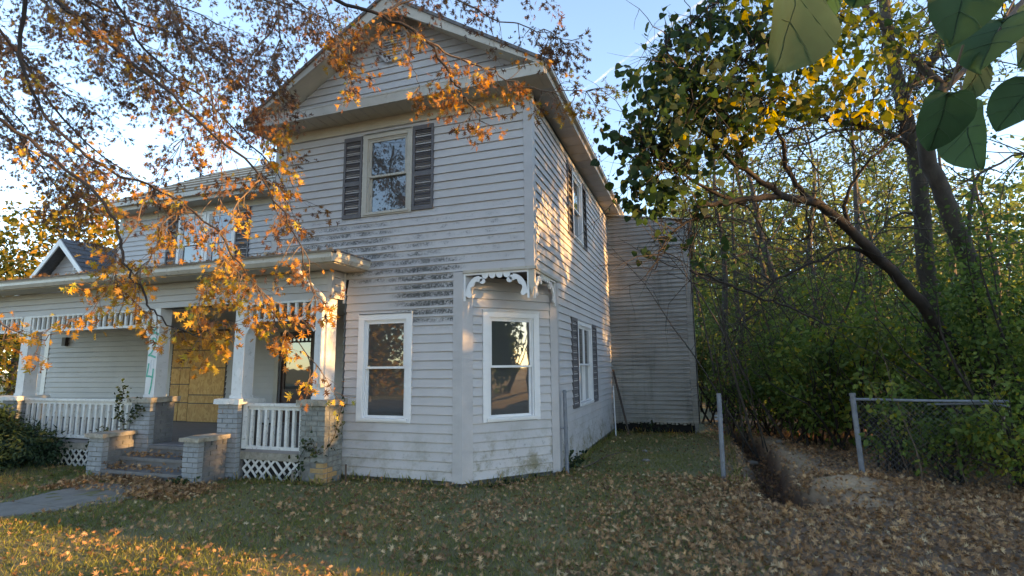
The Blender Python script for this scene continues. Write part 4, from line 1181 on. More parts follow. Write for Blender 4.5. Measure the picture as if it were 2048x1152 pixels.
BL_ = [(1265,275,6.5,50,50,34),(1290,345,6.5,45,40,28),(1330,180,6.6,55,60,60),(1390,110,6.8,75,60,70),(1470,50,7.0,90,50,50),(1400,200,6.8,85,60,64),(1340,280,6.6,75,60,52),
       (1265,405,6.5,35,35,10),(1330,380,6.6,60,35,16),(1440,250,6.9,75,45,30),(1420,320,6.9,80,35,20),(1350,470,6.7,60,20,4),(1310,430,6.6,35,20,5),(1500,150,7.1,80,60,30),(1560,90,7.3,90,60,28),(1390,400,6.9,60,20,6),(1390,505,6.7,60,14,5),(1300,505,6.6,30,10,2)]
LIT_YL_ = [(1490,215,7.1,60,40,18),(1540,185,7.2,60,38,18),(1580,215,7.3,60,34,18),(1640,190,7.3,50,36,14),(1700,150,7.4,50,40,14),(1700,215,7.4,60,30,18),(1770,230,7.4,50,22,12),(1430,262,7.0,50,24,10),(1620,110,7.3,80,50,22),(1500,20,7.2,70,30,14),(1650,60,7.4,80,50,20),(1750,60,7.6,70,60,18),(1500,260,7.0,60,20,10),(1740,110,7.6,70,50,20),(1810,50,7.8,60,50,16),(1640,20,7.4,80,40,18),(1580,120,7.2,70,40,14),(1830,200,7.8,40,40,8)]  # sunlit clumps: sunlight put into the leaf colour as yellow
lf = Leafer(); tw = MB()
allp = np.concatenate([np.array(q) for q in paths[0:]])
for lst, rr in ((BL_, (0.02, 0.42)), (LIT_YL_, (0.62, 0.97))):
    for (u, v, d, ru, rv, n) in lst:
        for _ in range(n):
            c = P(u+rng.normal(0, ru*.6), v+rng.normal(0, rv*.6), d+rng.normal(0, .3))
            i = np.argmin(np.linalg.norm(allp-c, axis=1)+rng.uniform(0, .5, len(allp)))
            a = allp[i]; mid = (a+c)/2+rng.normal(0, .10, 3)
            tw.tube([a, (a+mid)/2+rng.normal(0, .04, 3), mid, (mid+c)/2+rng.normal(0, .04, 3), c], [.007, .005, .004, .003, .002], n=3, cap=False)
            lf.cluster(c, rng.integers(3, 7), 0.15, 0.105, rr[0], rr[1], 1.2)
for _ in range(320):
    i = rng.integers(40, len(allp)); q, dd = walk_(allp[i], rdir()+np.array([-.3, 0, .1]), rng.uniform(.5, 1.7), 7, 0.3, 0.45)
    tw.tube(q, list(np.linspace(.008, .0015, 8)), n=3, cap=False)
    for a in (3, 5):
        s2, d2 = walk_(q[a], rdir(), rng.uniform(.2, .6), 4, 0.2, 0.4); tw.tube(s2, [.004, .003, .0025, .002, .001], n=3, cap=False)
tw.build('twig', M_BARK_D, lean, kind='stuff')
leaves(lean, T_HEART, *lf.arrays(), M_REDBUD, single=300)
# pale bare twigs
bt = MB()
for (u, v, d) in ((1620,430,7.2),(1580,480,7.0),(1700,420,7.6),(1660,450,7.3)):
    q, dd = walk_(P(u, v, d), rdir()+np.array([.4, 0, .4]), .6, 6, 0, .5); bt.tube(q, list(np.linspace(.006, .0015, 7)), n=4, cap=False)
    for a in (2, 4): s2, _d = walk_(q[a], rdir(), .25, 4, 0, .5); bt.tube(s2, list(np.linspace(.004, .001, 5)), n=3, cap=False)
bt.build('bare_twig', M_DRY, lean, kind='stuff')

# ------------------------------------------------------------------ two dark trunks standing behind it
def tall(name, label, base, main, r0, r1, subs, nl, seed_u, bark=M_BARK):
    t = empty(name, base, label, 'tree')
    ps = [limb(t, main, r0, r1, bark, 'trunk', 10)]
    for pts, a, b in subs: ps.append(limb(t, pts, a, b, bark, 'limb', 7))
    L = Leafer(); tb_ = MB(); ap = np.concatenate([np.array(q) for q in ps])
    for _ in range(90):
        i = rng.integers(int(len(ap)*.35), len(ap)); q, dd = walk_(ap[i], rdir()*[1, 1, .6]+np.array([0, 0, .15]), rng.uniform(.8, 2.6), 7, .3, .4)
        tb_.tube(q, list(np.linspace(.014, .002, 8)), n=3, cap=False)
        for a in (2, 3, 5, 6):
            s2, d2 = walk_(q[a], rdir(), rng.uniform(.3, .9), 4, .3, .4); tb_.tube(s2, [.006, .004, .003, .002, .001], n=3, cap=False)
            if rng.random() < nl: L.cluster(s2[-1], 8, .22, .09, .1, .9, .5)
    tb_.build('twig', bark, t, kind='stuff')
    if L.p: scatter('crown', T_OVAL, *L.arrays(), M_WOODS, t)
    return t
tall('woodland_tree', 'straight dark trunk standing just left of the big foreground leaves', gpt(1880, 9.8), [(1885,900,9.8),(1866,640,9.8),(1850,500,9.8),(1832,330,9.8),(1802,190,9.8),(1782,100,9.8),(1770,10,9.8),(1766,-90,9.8)], .17, .08,
     [([(1802,190,9.8),(1850,140,9.8),(1888,60,9.8),(1905,-60,9.8)], .09, .06), ([(1832,300,9.8),(1760,260,9.6),(1680,262,9.4),(1580,300,9.2)], .05, .012), ([(1840,420,9.8),(1780,440,9.6),(1720,520,9.5)], .03, .01)], 0.6, 1850)
tall('woodland_tree', 'forked dark trunk at far right behind the fence, bent to the left', gpt(1990, 9.2), [(1992,920,9.2),(1962,690,9.1),(1935,530,9.0),(1895,410,8.9),(1864,340,8.9),(1855,270,8.8),(1884,172,8.8)], .17, .10,
     [([(1884,172,8.8),(1840,130,8.8),(1795,95,8.7),(1740,25,8.6),(1690,-30,8.6)], .075, .03), ([(1884,172,8.8),(1925,130,8.9),(1975,75,9.0),(2050,-10,9.1)], .06, .03), ([(1935,530,9.0),(1940,430,9.1),(1960,350,9.2),(2060,300,9.3)], .04, .015), ([(1795,95,8.7),(1860,40,8.8),(1872,-50,8.8)], .035, .02)], 0.6, 1930)
# grey trunks deeper in the wood
spec = [(1412,21,8.5,.09,-.3,'slim grey tree just right of the rear addition, deep in the wood'),(1455,17,10,.12,.1,'straight grey-barked tree, left one of the close pair behind the brush'),(1478,17.5,9.5,.09,.4,'straight grey-barked tree, right one of the close pair behind the brush'),
        (1525,24,11,.12,-.6,'thin tree deep in the wood between the close pair and the leaning trunks'),(1580,19,11,.13,-1.6,'grey trunk leaning left, left one of the two leaning trunks behind the redbud'),(1612,16,10.5,.14,-1.8,'grey trunk leaning left, right one of the two leaning trunks behind the redbud'),
        (1652,18,11,.13,.2,'upright grey tree right of the two leaning trunks'),(1694,22,11,.13,-.4,'thin tree deep in the wood under the arch of the redbud'),(1728,15,10,.12,.3,'upright grey tree seen just left of the straight dark trunk'),(1762,20,11,.11,.1,'slim tree deep in the wood close left of the straight dark trunk'),
        (1935,17,10,.13,.3,'grey tree behind the forked dark trunk'),(2015,19,10,.13,-.3,'slim tree at the right edge behind the thicket')] + [(u_, d_, 12, .15, l_, None) for u_, d_, l_ in ((1550,29,.5),(1640,31,-.4),(1395,32,.3),(1500,35,.2),(1800,28,.2),(1880,26,-.2),(2000,30,.1),(1450,27,.2),(1710,27,-.2))]
for u, d, h, r, ln, lab in spec:
    if lab: auto_tree('woodland_tree', lab, 'tree', gpt(u, d), h, r, (ln, rng.normal(0, .4)), None, 1500, 0.13, M_WOODS, (0.05, 0.85), clear=0.18, spread=0.24, group='trees in the wood behind the house')
    else: auto_tree('distant_tree', 'distant woodland tree with yellow-green leaves far behind the thicket', 'tree', gpt(u, d), h, r, (ln, rng.normal(0, .4)), None, 2600, 0.21, M_WOODS, (0.05, 0.85), clear=0.15, spread=0.26, group='distant trees at the back of the wood')
# far edge of the wood
n = 95000
u = rng.uniform(1330, 2250, n); d = rng.uniform(22, 44, n)
hh = rng.beta(1.0, 2.0, n)*12
pp = np.array([P(a, 735, b) for a, b in zip(u, d)]); pp[:, 2] = -0.1+hh
keep = np.sin(pp[:, 0]*0.9+np.cos(pp[:, 1]*0.7)*2)+np.sin(pp[:, 2]*1.4+pp[:, 0]*.5) > rng.uniform(-2.2, 1.2, n)
pp = pp[keep]; n = len(pp)
rr_ = np.clip(0.45+0.3*np.sin(pp[:, 0]*0.8)*np.cos(pp[:, 1]*.5+pp[:, 2])+rng.normal(0, .15, n), .02, .98)
scatter('far_woods', T_DIAM, pp, frames(rng.normal(size=(n, 3))), rng.uniform(.22, .5, n), rr_, M_WOODS)
# thicket
TH = [(1990,8.3,2.3,3.6,5200,'dense green thicket at the right edge behind the chain-link fence',.085),(1930,9.6,2.4,3.6,3600,'dark thicket under the forked trunk',.085),
      (2040,6.9,1.5,1.5,2200,'low green bush covering the right end of the fence',.08),(1880,7.5,.9,1.0,900,'leafy saplings standing in front of the fence wire',.07),(1770,8.3,1.0,1.2,700,'sapling clump behind the left part of the fence wire',.075),(1850,8.7,1.8,1.45,1800,'young saplings and leaves growing through the chain-link fence',.075),
      (1800,10.5,2.4,2.7,3400,'green bush below the arching trunk',.085),(1690,10.5,2.6,2.9,4200,'bright green bush right of the dirt path',.085),(1590,11.5,2.4,2.5,3200,'rounded dark bush at the end of the dirt path',.09),
      (1510,12.5,2.2,2.4,2600,'bush beside the path behind the lone fence post',.09),(1640,13.5,2.8,4.2,3600,'tall bush behind the dirt path',.10),(1440,15.0,1.6,3.0,1800,'straw-coloured brush beside the rear addition',.09),(1740,12.5,2.8,4.4,3800,'tall leafy bush under the grey trunks',.10),
      (1550,16,3.0,3.8,3000,'pale green bush deep in the wood',.12),(1430,19,3.0,4.2,2600,'yellowing bush behind the brush at the rear addition',.13),(1660,18,3.4,5.0,3200,'big bush closing the view under the arch',.13),(1840,14,3.0,4.2,3200,'bush between the two dark trunks',.11)]
for u, d, w, h, nl, lab, ls in TH:
    shrub('thicket_shrub', lab, gpt(u, d), w, h, int(nl*.8), ls*rng.uniform(.85, 1.4), M_GREEN if ('straw' not in lab and 'yellow' not in lab) else M_WOODS, ((0.0, 0.6) if 'dark' in lab else (.15, .85)) if ('bright' not in lab and 'pale' not in lab and 'green bush' not in lab) else (.4, .98), group=None, stems=16)
# bare stems and vines between the wood and the thicket
bs_ = MB()
for _ in range(150):
    p_ = gpt(rng.uniform(1450, 1960), rng.uniform(11, 21)); q_, _d = walk_(p_, (rng.normal(0, .22), rng.normal(0, .15), 1), rng.uniform(2.5, 6.5), 9, 0, .16)
    r_ = rng.uniform(.012, .032); bs_.tube(q_, list(np.linspace(r_, r_*.25, 10)), n=4, cap=False)
    for a_ in (4, 6, 7):
        s2, _d = walk_(q_[a_], rdir()+np.array([0, 0, .3]), rng.uniform(.5, 1.5), 5, .2, .35); bs_.tube(s2, list(np.linspace(r_*.4, .003, 6)), n=3, cap=False)
bs_.build('brushwood', M_BARK, None, kind='stuff')
# crown of leaves hanging at the right edge above the thicket
shrub('vine_mass', 'dark vine leaves draped over the trees at the right edge', gpt(2020, 8.0), 1.9, 4.6, 5500, .085, M_GREEN, (0.05, 0.75), cat='vine', stems=7)

M_VEIN = plain('leaf_vein', (0.035, 0.075, 0.04), (0.05, 0.09, 0.045), 30, 0.7, 0.05)
# ------------------------------------------------------------------ big leaves of the near branch, a hand's breadth from the lens
nb_ = empty('near_branch', P(2120, -120, 0.95), 'branch with big heart-shaped dark green leaves in the top right corner', 'branch')
MB().tube(spline([P(2350,-420,1.05), P(2160,-150,0.95), P(2000,60,0.85), P(1900,170,0.78)], [.006,.005,.004,.003], 5)[0], .004, 6).build('twig', M_TWIG, nb_)
MB().tube(spline([P(2160,-150,0.95), P(1900,-90,0.85), P(1660,-70,0.75), P(1610,-20,0.72)], [.005,.004,.003,.003], 5)[0], .003, 6).build('twig', M_TWIG, nb_)
NL = [((1600,-75),(1568,135),.68,1.0),((1672,-55),(1638,52),.74,-.6),((1740,-60),(1705,20),.76,.2),((1935,-65),(1908,85),.70,.35),((2012,30),(1958,128),.76,-.6),((2080,30),(2045,128),.80,.6),
      ((1968,118),(1925,200),.74,.8),((2075,160),(1992,258),.78,-.3),((1900,178),(1862,305),.66,.45),((1930,222),(1948,335),.70,-.8),((1870,-90),(1850,-5),.8,.3)]
for a, b, d, roll in NL:
    p0 = P(*a, d); p1 = P(*b, d+rng.uniform(-.06, .06)); tip = p1-p0; L = np.linalg.norm(tip); tip /= L
    toc = unit(CAM-p0); x = unit(np.cross(tip, toc)); nn = np.cross(x, tip)
    x2 = x*math.cos(roll)+nn*math.sin(roll); n2 = np.cross(x2, tip)
    # finer heart leaf with midrib crease and ruffled edge
    ol = [(0.0,0.09),(0.13,0.03),(0.28,0.0),(0.42,0.05),(0.52,0.16),(0.57,0.30),(0.575,0.44),(0.53,0.58),(0.45,0.71),(0.34,0.82),(0.21,0.91),(0.09,0.975),(0.0,1.0)]
    V = []; F_ = []
    cols = 4; m_ = len(ol)
    for i, (w_, y_) in enumerate(ol):
        for c in range(-cols, cols+1):
            f = c/cols; yy = y_ + (0.10*(1-y_) if abs(f) < 1 and i < 3 else 0)*(1-abs(f))
            z_ = 0.10*abs(f)*w_*2 - 0.22*(yy-.4)**2 + 0.022*math.sin(7*yy+3*f+7*roll)*abs(f) + 0.03*math.sin(3*yy+roll*9)*f + 0.012*math.cos(14*(yy-abs(f)*.4))
            q = p0 + (x2*(w_*f*.68) + tip*yy + n2*z_)*L*1.0
            V.append(q)
    k = 2*cols+1
    for i in range(m_-1):
        for c in range(k-1): F_.append((i*k+c, i*k+c+1, (i+1)*k+c+1, (i+1)*k+c))
    me = bpy.data.meshes.new('leaf'); me.from_pydata([tuple(v-WLOC[nb_]) for v in V], [], F_)
    me.polygons.foreach_set('use_smooth', np.ones(len(F_), bool))
    at = me.attributes.new('rnd', 'FLOAT', 'FACE'); at.data.foreach_set('value', np.full(len(F_), rng.uniform(0, 1), np.float32))
    me.update(); me.materials.append(M_NEARLEAF); link('leaf', me, nb_)
    MB().tube([p0-tip*0.05, p0+tip*0.02*L], .0015, 5).build('leaf_stalk', M_TWIG, nb_)
    vb = MB()
    def on(f, i_): return Vector(V[i_*k+cols+int(round(f*cols))])
    for sg_ in (1, -1):
        for off_ in (n2*.0006, -n2*.0006):
            vb.tube([on(0, i_)+Vector(off_) for i_ in range(1, m_-1)], [.0006]*(m_-2), 4)
            for st_i in (1, 3, 5, 7):
                vb.tube([on(0, st_i)+Vector(off_), on(sg_*.5, st_i+1)+Vector(off_), on(sg_*.95, min(st_i+2, m_-2))+Vector(off_)], [.0004, .0003, .0002], 4)
    vb.build('leaf_vein', M_VEIN, nb_)

# ------------------------------------------------------------------ left background, yew, ivy
auto_tree('background_tree', 'large golden-green tree beyond the small gable', 'tree', gpt(130, 30), 11.5, .3, (0, 0), None, 5200, .34, M_GOLD, (0.15, 1.0), clear=.15, spread=.32)
auto_tree('background_tree', 'dark green tree at the far left edge', 'tree', gpt(-60, 26), 9.0, .25, (0, 0), None, 3200, .30, M_GOLD, (0.0, .55), clear=.1, spread=.32)
auto_tree('background_tree', 'green tree low behind the left end of the porch', 'tree', gpt(30, 38), 8.5, .25, (0, 0), None, 3200, .36, M_GOLD, (0.0, .6), clear=.05, spread=.4)
auto_tree('background_tree', 'yellowing tree behind the main roof', 'tree', gpt(260, 36), 11.0, .25, (0, 0), None, 2600, .34, M_GOLD, (0.3, 1.0), clear=.2, spread=.3)
shrub('yew_shrub', 'dark evergreen shrub spreading in front of the left porch pier', gpt(15, 9.3), 2.1, .62, 7000, .10, M_YEW, (0.0, 1.0), T=T_NEEDLE, stems=5, hollow=.5)
shrub('yew_shrub', 'taller evergreen shrub at the left edge by the porch', gpt(-45, 9.5), 1.3, 1.1, 5000, .11, M_YEW, (0.1, 1.0), T=T_NEEDLE, stems=5, hollow=.5)
def creeper(label, path, n, spread, base, size=.045):
    t = empty('ivy_vine', base, label, 'vine'); L = Leafer(); s = MB()
    sp_, _ = spline(path, [1]*len(path), 5); s.tube(sp_, .005, n=4).build('stem', M_BARK_D, t)
    for _ in range(n):
        i = rng.integers(0, len(sp_)); q = sp_[i]+rng.normal(0, 1, 3)*np.array(spread)
        L.add(q, np.array([rng.normal(0, .6), -.6, rng.normal(-.4, .5)]), size*rng.uniform(.6, 1.3), rng.uniform(0, 1))
    scatter('foliage', T_HEART, *L.arrays(), M_IVY, t)
creeper('ivy hanging over the cap of the second pier', [(-7.15,-.42,1.25),(-7.05,-.50,1.12),(-7.08,-.52,.9),(-6.98,-.49,.7),(-6.75,-.48,.85),(-6.62,-.47,.98)], 170, (.07,.015,.07), (-7.0,-.5,.6))
creeper('ivy climbing the crumbling right brick pier', [(-3.35,-.49,-.08),(-3.40,-.48,.25),(-3.2,-.48,.5),(-3.05,-.48,.35),(-2.96,-.30,.55),(-2.95,-.2,.85),(-2.93,-.1,1.1)], 120, (.05,.03,.09), (-3.3,-.5,-.08))
creeper('ivy clump on the left stair wall', [(-7.5,-.6,.2),(-7.3,-.55,.42),(-7.2,-.6,.5)], 110, (.12,.06,.07), (-7.4,-.6,-.08), .06)
creeper('dark weeds at the foot of the lattice', [(-7.6,-.5,-.05),(-7.3,-.5,.0),(-7.1,-.45,.05)], 110, (.12,.06,.06), (-7.4,-.5,-.08), .05)
creeper('green weeds at the corner of the bay beside the fence post', [(.05,1.45,-.05),(.12,1.6,.05),(.15,1.9,.1)], 70, (.06,.12,.06), (.1,1.5,-.08), .055)
creeper('low weeds along the foot of the bay wall', [(-.75,.1,-.08),(-.5,.35,-.05),(-.4,.5,-.05)], 40, (.08,.05,.03), (-.6,.2,-.08), .05)
creeper('green weeds at the foot of the right stair wall', [(-5.2,-1.08,-.1),(-5.0,-1.1,-.02),(-4.8,-1.05,-.05)], 80, (.10,.05,.04), (-5.0,-1.1,-.1), .05)
creeper('small weeds below the rear addition', [(.75,6.6,.0),(.9,6.65,.12),(1.1,6.6,.08)], 60, (.12,.06,.05), (.9,6.6,-.08), .05)

# ------------------------------------------------------------------ fence, posts, sticks
def gpost(x, y, h, lean_, label, cap=True, bands=(), r=.03):
    b = np.array([x, y, float(gz(x, y))]); t = empty('fence_post', b, label, 'fence post')
    top = b+np.array([lean_[0], lean_[1], h])
    MB().tube([b-np.array([0,0,.1]), top], r, 12).build('pipe', M_METAL, t, smooth=False)
    if cap: MB().tube([top-np.array([0,0,.03]), top, top+np.array([0,0,.015])], [r*1.15, r*1.15, r*.6], 12).build('post_cap', M_METAL, t)
    for f in bands:
        c = b+(top-b)*f; MB().tube([c-np.array([0,0,.02]), c+np.array([0,0,.02])], r*1.14, 12).bar(c+np.array([-.075,-.01,0]), c+np.array([-.02,-.01,0]), .025, .02).build('clamp', M_METAL, t)
    return t
gpost(.125, 1.23, 1.25, (-.015, 0), 'grey steel fence post standing close to the corner of the bay', True, (.55,))
gpost(2.335, 1.52, 1.22, (.01, 0), 'grey steel fence post standing alone on the lawn left of the trench', False, (.70, .74), .033)
fc = np.array([4.196, 2.06, float(gz(4.196, 2.06))])
fence = empty('chain_link_fence', fc, 'chain-link fence with a bent top rail, half swallowed by the thicket', 'fence')
ft = fc+np.array([-.03, 0, 1.15]); fe = np.array([5.95, 1.98, 1.03])
MB().tube([fc-np.array([0,0,.1]), ft], .036, 12).build('post', M_METAL, fence)
MB().tube([ft-np.array([0,0,.01]), ft+np.array([0,0,.03])], .042, 12).build('post_cap', M_METAL, fence)
MB().tube([ft-np.array([0,0,.055]), (ft+fe)/2+np.array([0,0,-.035]), fe], .019, 8).build('top_rail', M_METAL, fence)
MB().tube([ft+np.array([.9,.03,-.12]), fe+np.array([-.2,.03,-.03]), fe+np.array([0,.03,-.07])], .014, 8).build('bent_rail', M_METAL, fence)
MB().tube([fc+(ft-fc)*.94+np.array([-.045,0,0]), fc+(ft-fc)*.94+np.array([.12,0,.0])], .008, 6).build('clamp', M_METAL, fence)
wm_ = MB(); d_ = fe-ft; Lf = np.linalg.norm(d_[:2]); k = 0
for sgn in (1, -1):
    s = -1.05
    while s < Lf:
        a, b = (s, 0.0), (s+1.05, 1.05)
        if sgn < 0: a, b = (s+1.05, 0.0), (s, 1.05)
        t0, t1 = 0.0, 1.0
        pts = [(a[0]+(b[0]-a[0])*t_, a[1]+(b[1]-a[1])*t_) for t_ in np.linspace(0, 1, 43)]
        pts = [q for q in pts if 0 <= q[0] <= Lf]
        if len(pts) > 2:
            w3 = []
            for (sx, sz) in (pts[0], pts[-1]):
                f = sx/Lf; w3.append((ft[0]+d_[0]*f, ft[1]+d_[1]*f+(.004*sgn), float(gz(ft[0]+d_[0]*f, ft[1]))+.02+sz))
            wm_.bar(w3[0], w3[1], (.0027), .0027)
        s += .075
wm_.build('wire_mesh', M_WIRE, fence, kind='stuff')
for k_, (u_, d_, h_) in enumerate(((1795,7.55,1.5),(1818,7.3,1.9),(1850,7.6,1.3),(1905,7.2,1.1),(1955,7.3,1.6),(1985,7.0,1.3))):
    b_ = gpt(u_, d_); sp = empty('sapling', b_, ('thin leafy sapling closest to the corner post of the chain-link fence','tallest leafy sapling rising above the top rail of the chain-link fence','thin sapling before the fence wire just right of the tallest sapling','shortest leafy sapling at the middle of the fence wire','leafy sapling before the right half of the fence wire','sapling nearest the camera at the right end of the fence')[k_], 'sapling', 'saplings along the chain-link fence')
    q_, _d = walk_(b_, (rng.normal(0,.12), rng.normal(0,.1), 1), h_, 8, 0, .2)
    MB().tube(q_, list(np.linspace(.010, .003, 9)), n=5).build('stem', M_TWIG, sp)
    L_ = Leafer(); tb2 = MB()
    for a_ in range(2, 9):
        for _r in range(3):
            s2, d2 = walk_(q_[a_], rdir()+np.array([0, 0, .2]), rng.uniform(.12, .32), 3, .3, .4); tb2.tube(s2, [.003, .0025, .002, .001], n=3, cap=False)
            L_.cluster(s2[-1], 4, .06, .085, .3, .98, .6)
    tb2.build('twig', M_TWIG, sp, kind='stuff')
    leaves(sp, T_OVAL, *L_.arrays(), M_GREEN)
q = np.array([0.10, 6.45, 0.0])
tag(MB().tube([(0.16,6.1,-.1),(0.08,6.5,1.05)], .014, 8).build('pale_pole', M_WHITE), 'thin pale pole leaning in the corner of the rear addition', 'pole')
tag(MB().bar((0.45,6.3,-.1), (0.07,6.62,1.45), .05, .02).build('dark_board', M_ROD), 'narrow dark board leaning in the corner of the rear addition', 'board')
tag(MB().tube([(-2.72,-.30,-.12),(-2.73,-.30,.20)], .012, 8).build('iron_stake', M_ROD), 'short dark iron stake at the foot of the front wall by the brick pier', 'stake')
st_, _ = walk_((0.25, 1.6, -.03), (.5, 1.6, .07), 3.2, 10, 0, .12)
tag(MB().tube(st_, list(np.linspace(.009, .004, 11)), n=6).build('fallen_stick', M_TWIG), 'long dry stick lying on the grass along the side wall', 'stick')
tag(MB().bar((-3.52,-.47,-.14), (-3.50,-.45,.10), .13, .05).build('concrete_block', M_CONC), 'broken block of concrete at the foot of the right brick pier', 'block')
for (x, y, s, lab) in ((1.02,3.9,.05,'pale stone lying in the grass nearest the rear addition'),(1.15,2.75,.06,'pale round stone lying in the grass halfway along the side wall'),(2.98,4.9,.10,'grey stone on the left lip of the trench'),(3.55,5.2,.07,'stone beside the dirt path')):
    b = MB(); n_ = 8
    for i in range(5):
        ph = math.pi*(i/4)
        for j in range(n_):
            a = 2*math.pi*j/n_; r_ = s*(math.sin(ph)+.02)*rng.uniform(.8, 1.15); b.v.append((x+r_*math.cos(a)*1.3, y+r_*math.sin(a), float(gz(x, y))+s*.25-s*.6*math.cos(ph)))
    b.f = [(i*n_+j, i*n_+(j+1) % n_, (i+1)*n_+(j+1) % n_, (i+1)*n_+j) for i in range(4) for j in range(n_)]
    tag(b.build('stone', M_CONC, None, smooth=True), lab, 'stone')

# tufts of taller grass at the foot of the walls, posts and piers
tf = []
for (x0, y0, x1, y1, n_) in ((-3.0,-.06,-1.1,-.06,420),(-1.0,-.02,-.05,1.05,300),(.08,1.4,.08,6.6,700),(-4.6,-.5,-3.5,-.5,260),(-3.5,-.52,-2.95,-.5,160),(-5.1,-1.04,-4.7,-1.04,120),(-7.1,-1.04,-6.7,-1.04,120),(2.2,1.5,2.45,1.54,70),(.05,1.15,.2,1.3,60),(0.1,6.75,2.0,6.75,260),(2.55,1.0,2.6,6.5,420)):
    t_ = rng.random(n_)*1.0; tf.append(np.column_stack([x0+(x1-x0)*t_+rng.normal(0, .035, n_), y0+(y1-y0)*t_+rng.normal(0, .035, n_)]))
tf = np.concatenate(tf); n_ = len(tf); a_ = rng.uniform(0, 2*np.pi, n_); l_ = rng.uniform(.1, .8, n_)
scatter('grass_tufts', T_BLADE, np.column_stack([tf, gz(tf[:, 0], tf[:, 1])-.004]), frames(np.column_stack([np.cos(a_)*l_, np.sin(a_)*l_, np.ones(n_)])), rng.uniform(.03, .07, n_)+.13*rng.random(n_)**5, rng.uniform(0, 1, n_), M_GRASS)
# ------------------------------------------------------------------ grass, weeds, fallen leaves
def lawn_mask(x, y):
    inside = ((x > -3.1) & (x < 0) & (y > -0.02)) & ~((x > -1.06) & (y < (x+1.06)*1.132))
    inside |= (x < -3.0) & (y > -0.4)
    inside |= (x > -6.75) & (x < -5.05) & (y > -0.98)
    inside |= (x < 2.1) & (x > 0) & (y > 6.85)
    inside |= (x < 0) & (y > 1.25)
    return ~inside
def on_walk(x, y):
    c = np.interp(y, [-10.4, -3.6, -2.2, -1.2], [-7.05, -6.7, -5.95, -5.75]); w_ = np.interp(y, [-10, -3.6, -2.2, -1.2], [.40, .38, .52, .66])
    return (np.abs(x-c) < w_) & (y < -1.2)
def sample(n, x0, x1, y0, y1):
    x = rng.uniform(x0, x1, n); y = rng.uniform(y0, y1, n); k = lawn_mask(x, y) & ~on_walk(x, y); return x[k], y[k]
def patchy(x, y): return 0.5+0.25*np.sin(2.3*x+1.1*np.sin(1.7*y))+0.25*np.sin(2.9*y+1.4*np.cos(1.3*x))
def grass(n, x0, x1, y0, y1, size):
    x, y = sample(n, x0, x1, y0, y1)
    dens = np.clip(1.0-(x-1.9+.6*(patchy(x, y)-.5))/1.0, 0.06, 1)*np.clip(.35+patchy(x, y), .2, 1)
    k = rng.random(len(x)) < dens; x, y = x[k], y[k]; m_ = len(x)
    a = rng.uniform(0, 2*np.pi, m_); t = rng.uniform(.25, 1.1, m_)
    tip = np.column_stack([np.cos(a)*t, np.sin(a)*t, np.ones(m_)])
    return np.column_stack([x, y, gz(x, y)-.004]), tip, rng.uniform(.5, 1.2, m_)*size, np.clip(.15+.55*patchy(y, x)+rng.normal(0, .2, m_), .01, .99)
G = [grass(52000, -8.5, 3.6, -4.4, -1.8, .066), grass(62000, -8.5, 4.0, -1.8, 1.2, .056), grass(36000, 0.0, 3.8, 1.0, 7.2, .055), grass(9000, -12, -7.5, -6, -.4, .10)]
gp = np.concatenate([g[0] for g in G]); gd = np.concatenate([g[1] for g in G]); gs_ = np.concatenate([g[2] for g in G]); gr = np.concatenate([g[3] for g in G])
scatter('grass', T_BLADE, gp, frames(gd), gs_, gr, M_GRASS)
x, y = sample(9000, -8, 2.6, -4.2, 7); k = rng.random(len(x)) < np.clip(patchy(x*1.6, y*1.3)-.25, 0, 1); x, y = x[k], y[k]
M_CLOVER = leaf_mat('clover_leaf', [(0.0, (0.05, 0.085, 0.03)), (1.0, (0.11, 0.15, 0.05))], 0.3)
scatter('clover', T_OVAL, np.column_stack([x, y, gz(x, y)+rng.uniform(.01, .045, len(x))]), flat_frames(len(x), .5), rng.uniform(.025, .055, len(x)), rng.uniform(0, 1, len(x)), M_CLOVER)
def fallen(n, x0, x1, y0, y1, f):
    x, y = sample(n, x0, x1, y0, y1); k = rng.random(len(x)) < f(x, y); x, y = x[k], y[k]
    return np.column_stack([x, y, gz(x, y)+rng.uniform(.012, .058, len(x))])
Fp = np.concatenate([
    fallen(78000, -8.5, 6.5, -4.4, 1.6, lambda x, y: np.clip(.30+.45*patchy(x*2.2+1, y*2.6)**2+.6*np.clip((x-.6)/1.6, 0, 1), 0, 1)*np.where(x > 1.5, 1, np.clip(.5+.3*(-y+1.2)/2.5, .35, 1)*np.clip((x+4.2)/2.6, .4, 1))*np.where((y < -2.45) & (x < .6), .45, 1)*np.where(pale(x, y) > .45, .35, 1)),
    fallen(20000, 0.0, 6.5, 1.2, 9.0, lambda x, y: np.clip(.10+.75*np.clip((x-2.1)/.7, 0, 1), 0, 1)*np.where(pale(x, y) > .45, .3, 1)),
    fallen(14000, 5.5, 13, -6, 9, lambda x, y: .7+0*x),
    fallen(3000, -6.9, -4.2, -1.7, -.95, lambda x, y: .9+0*x)])
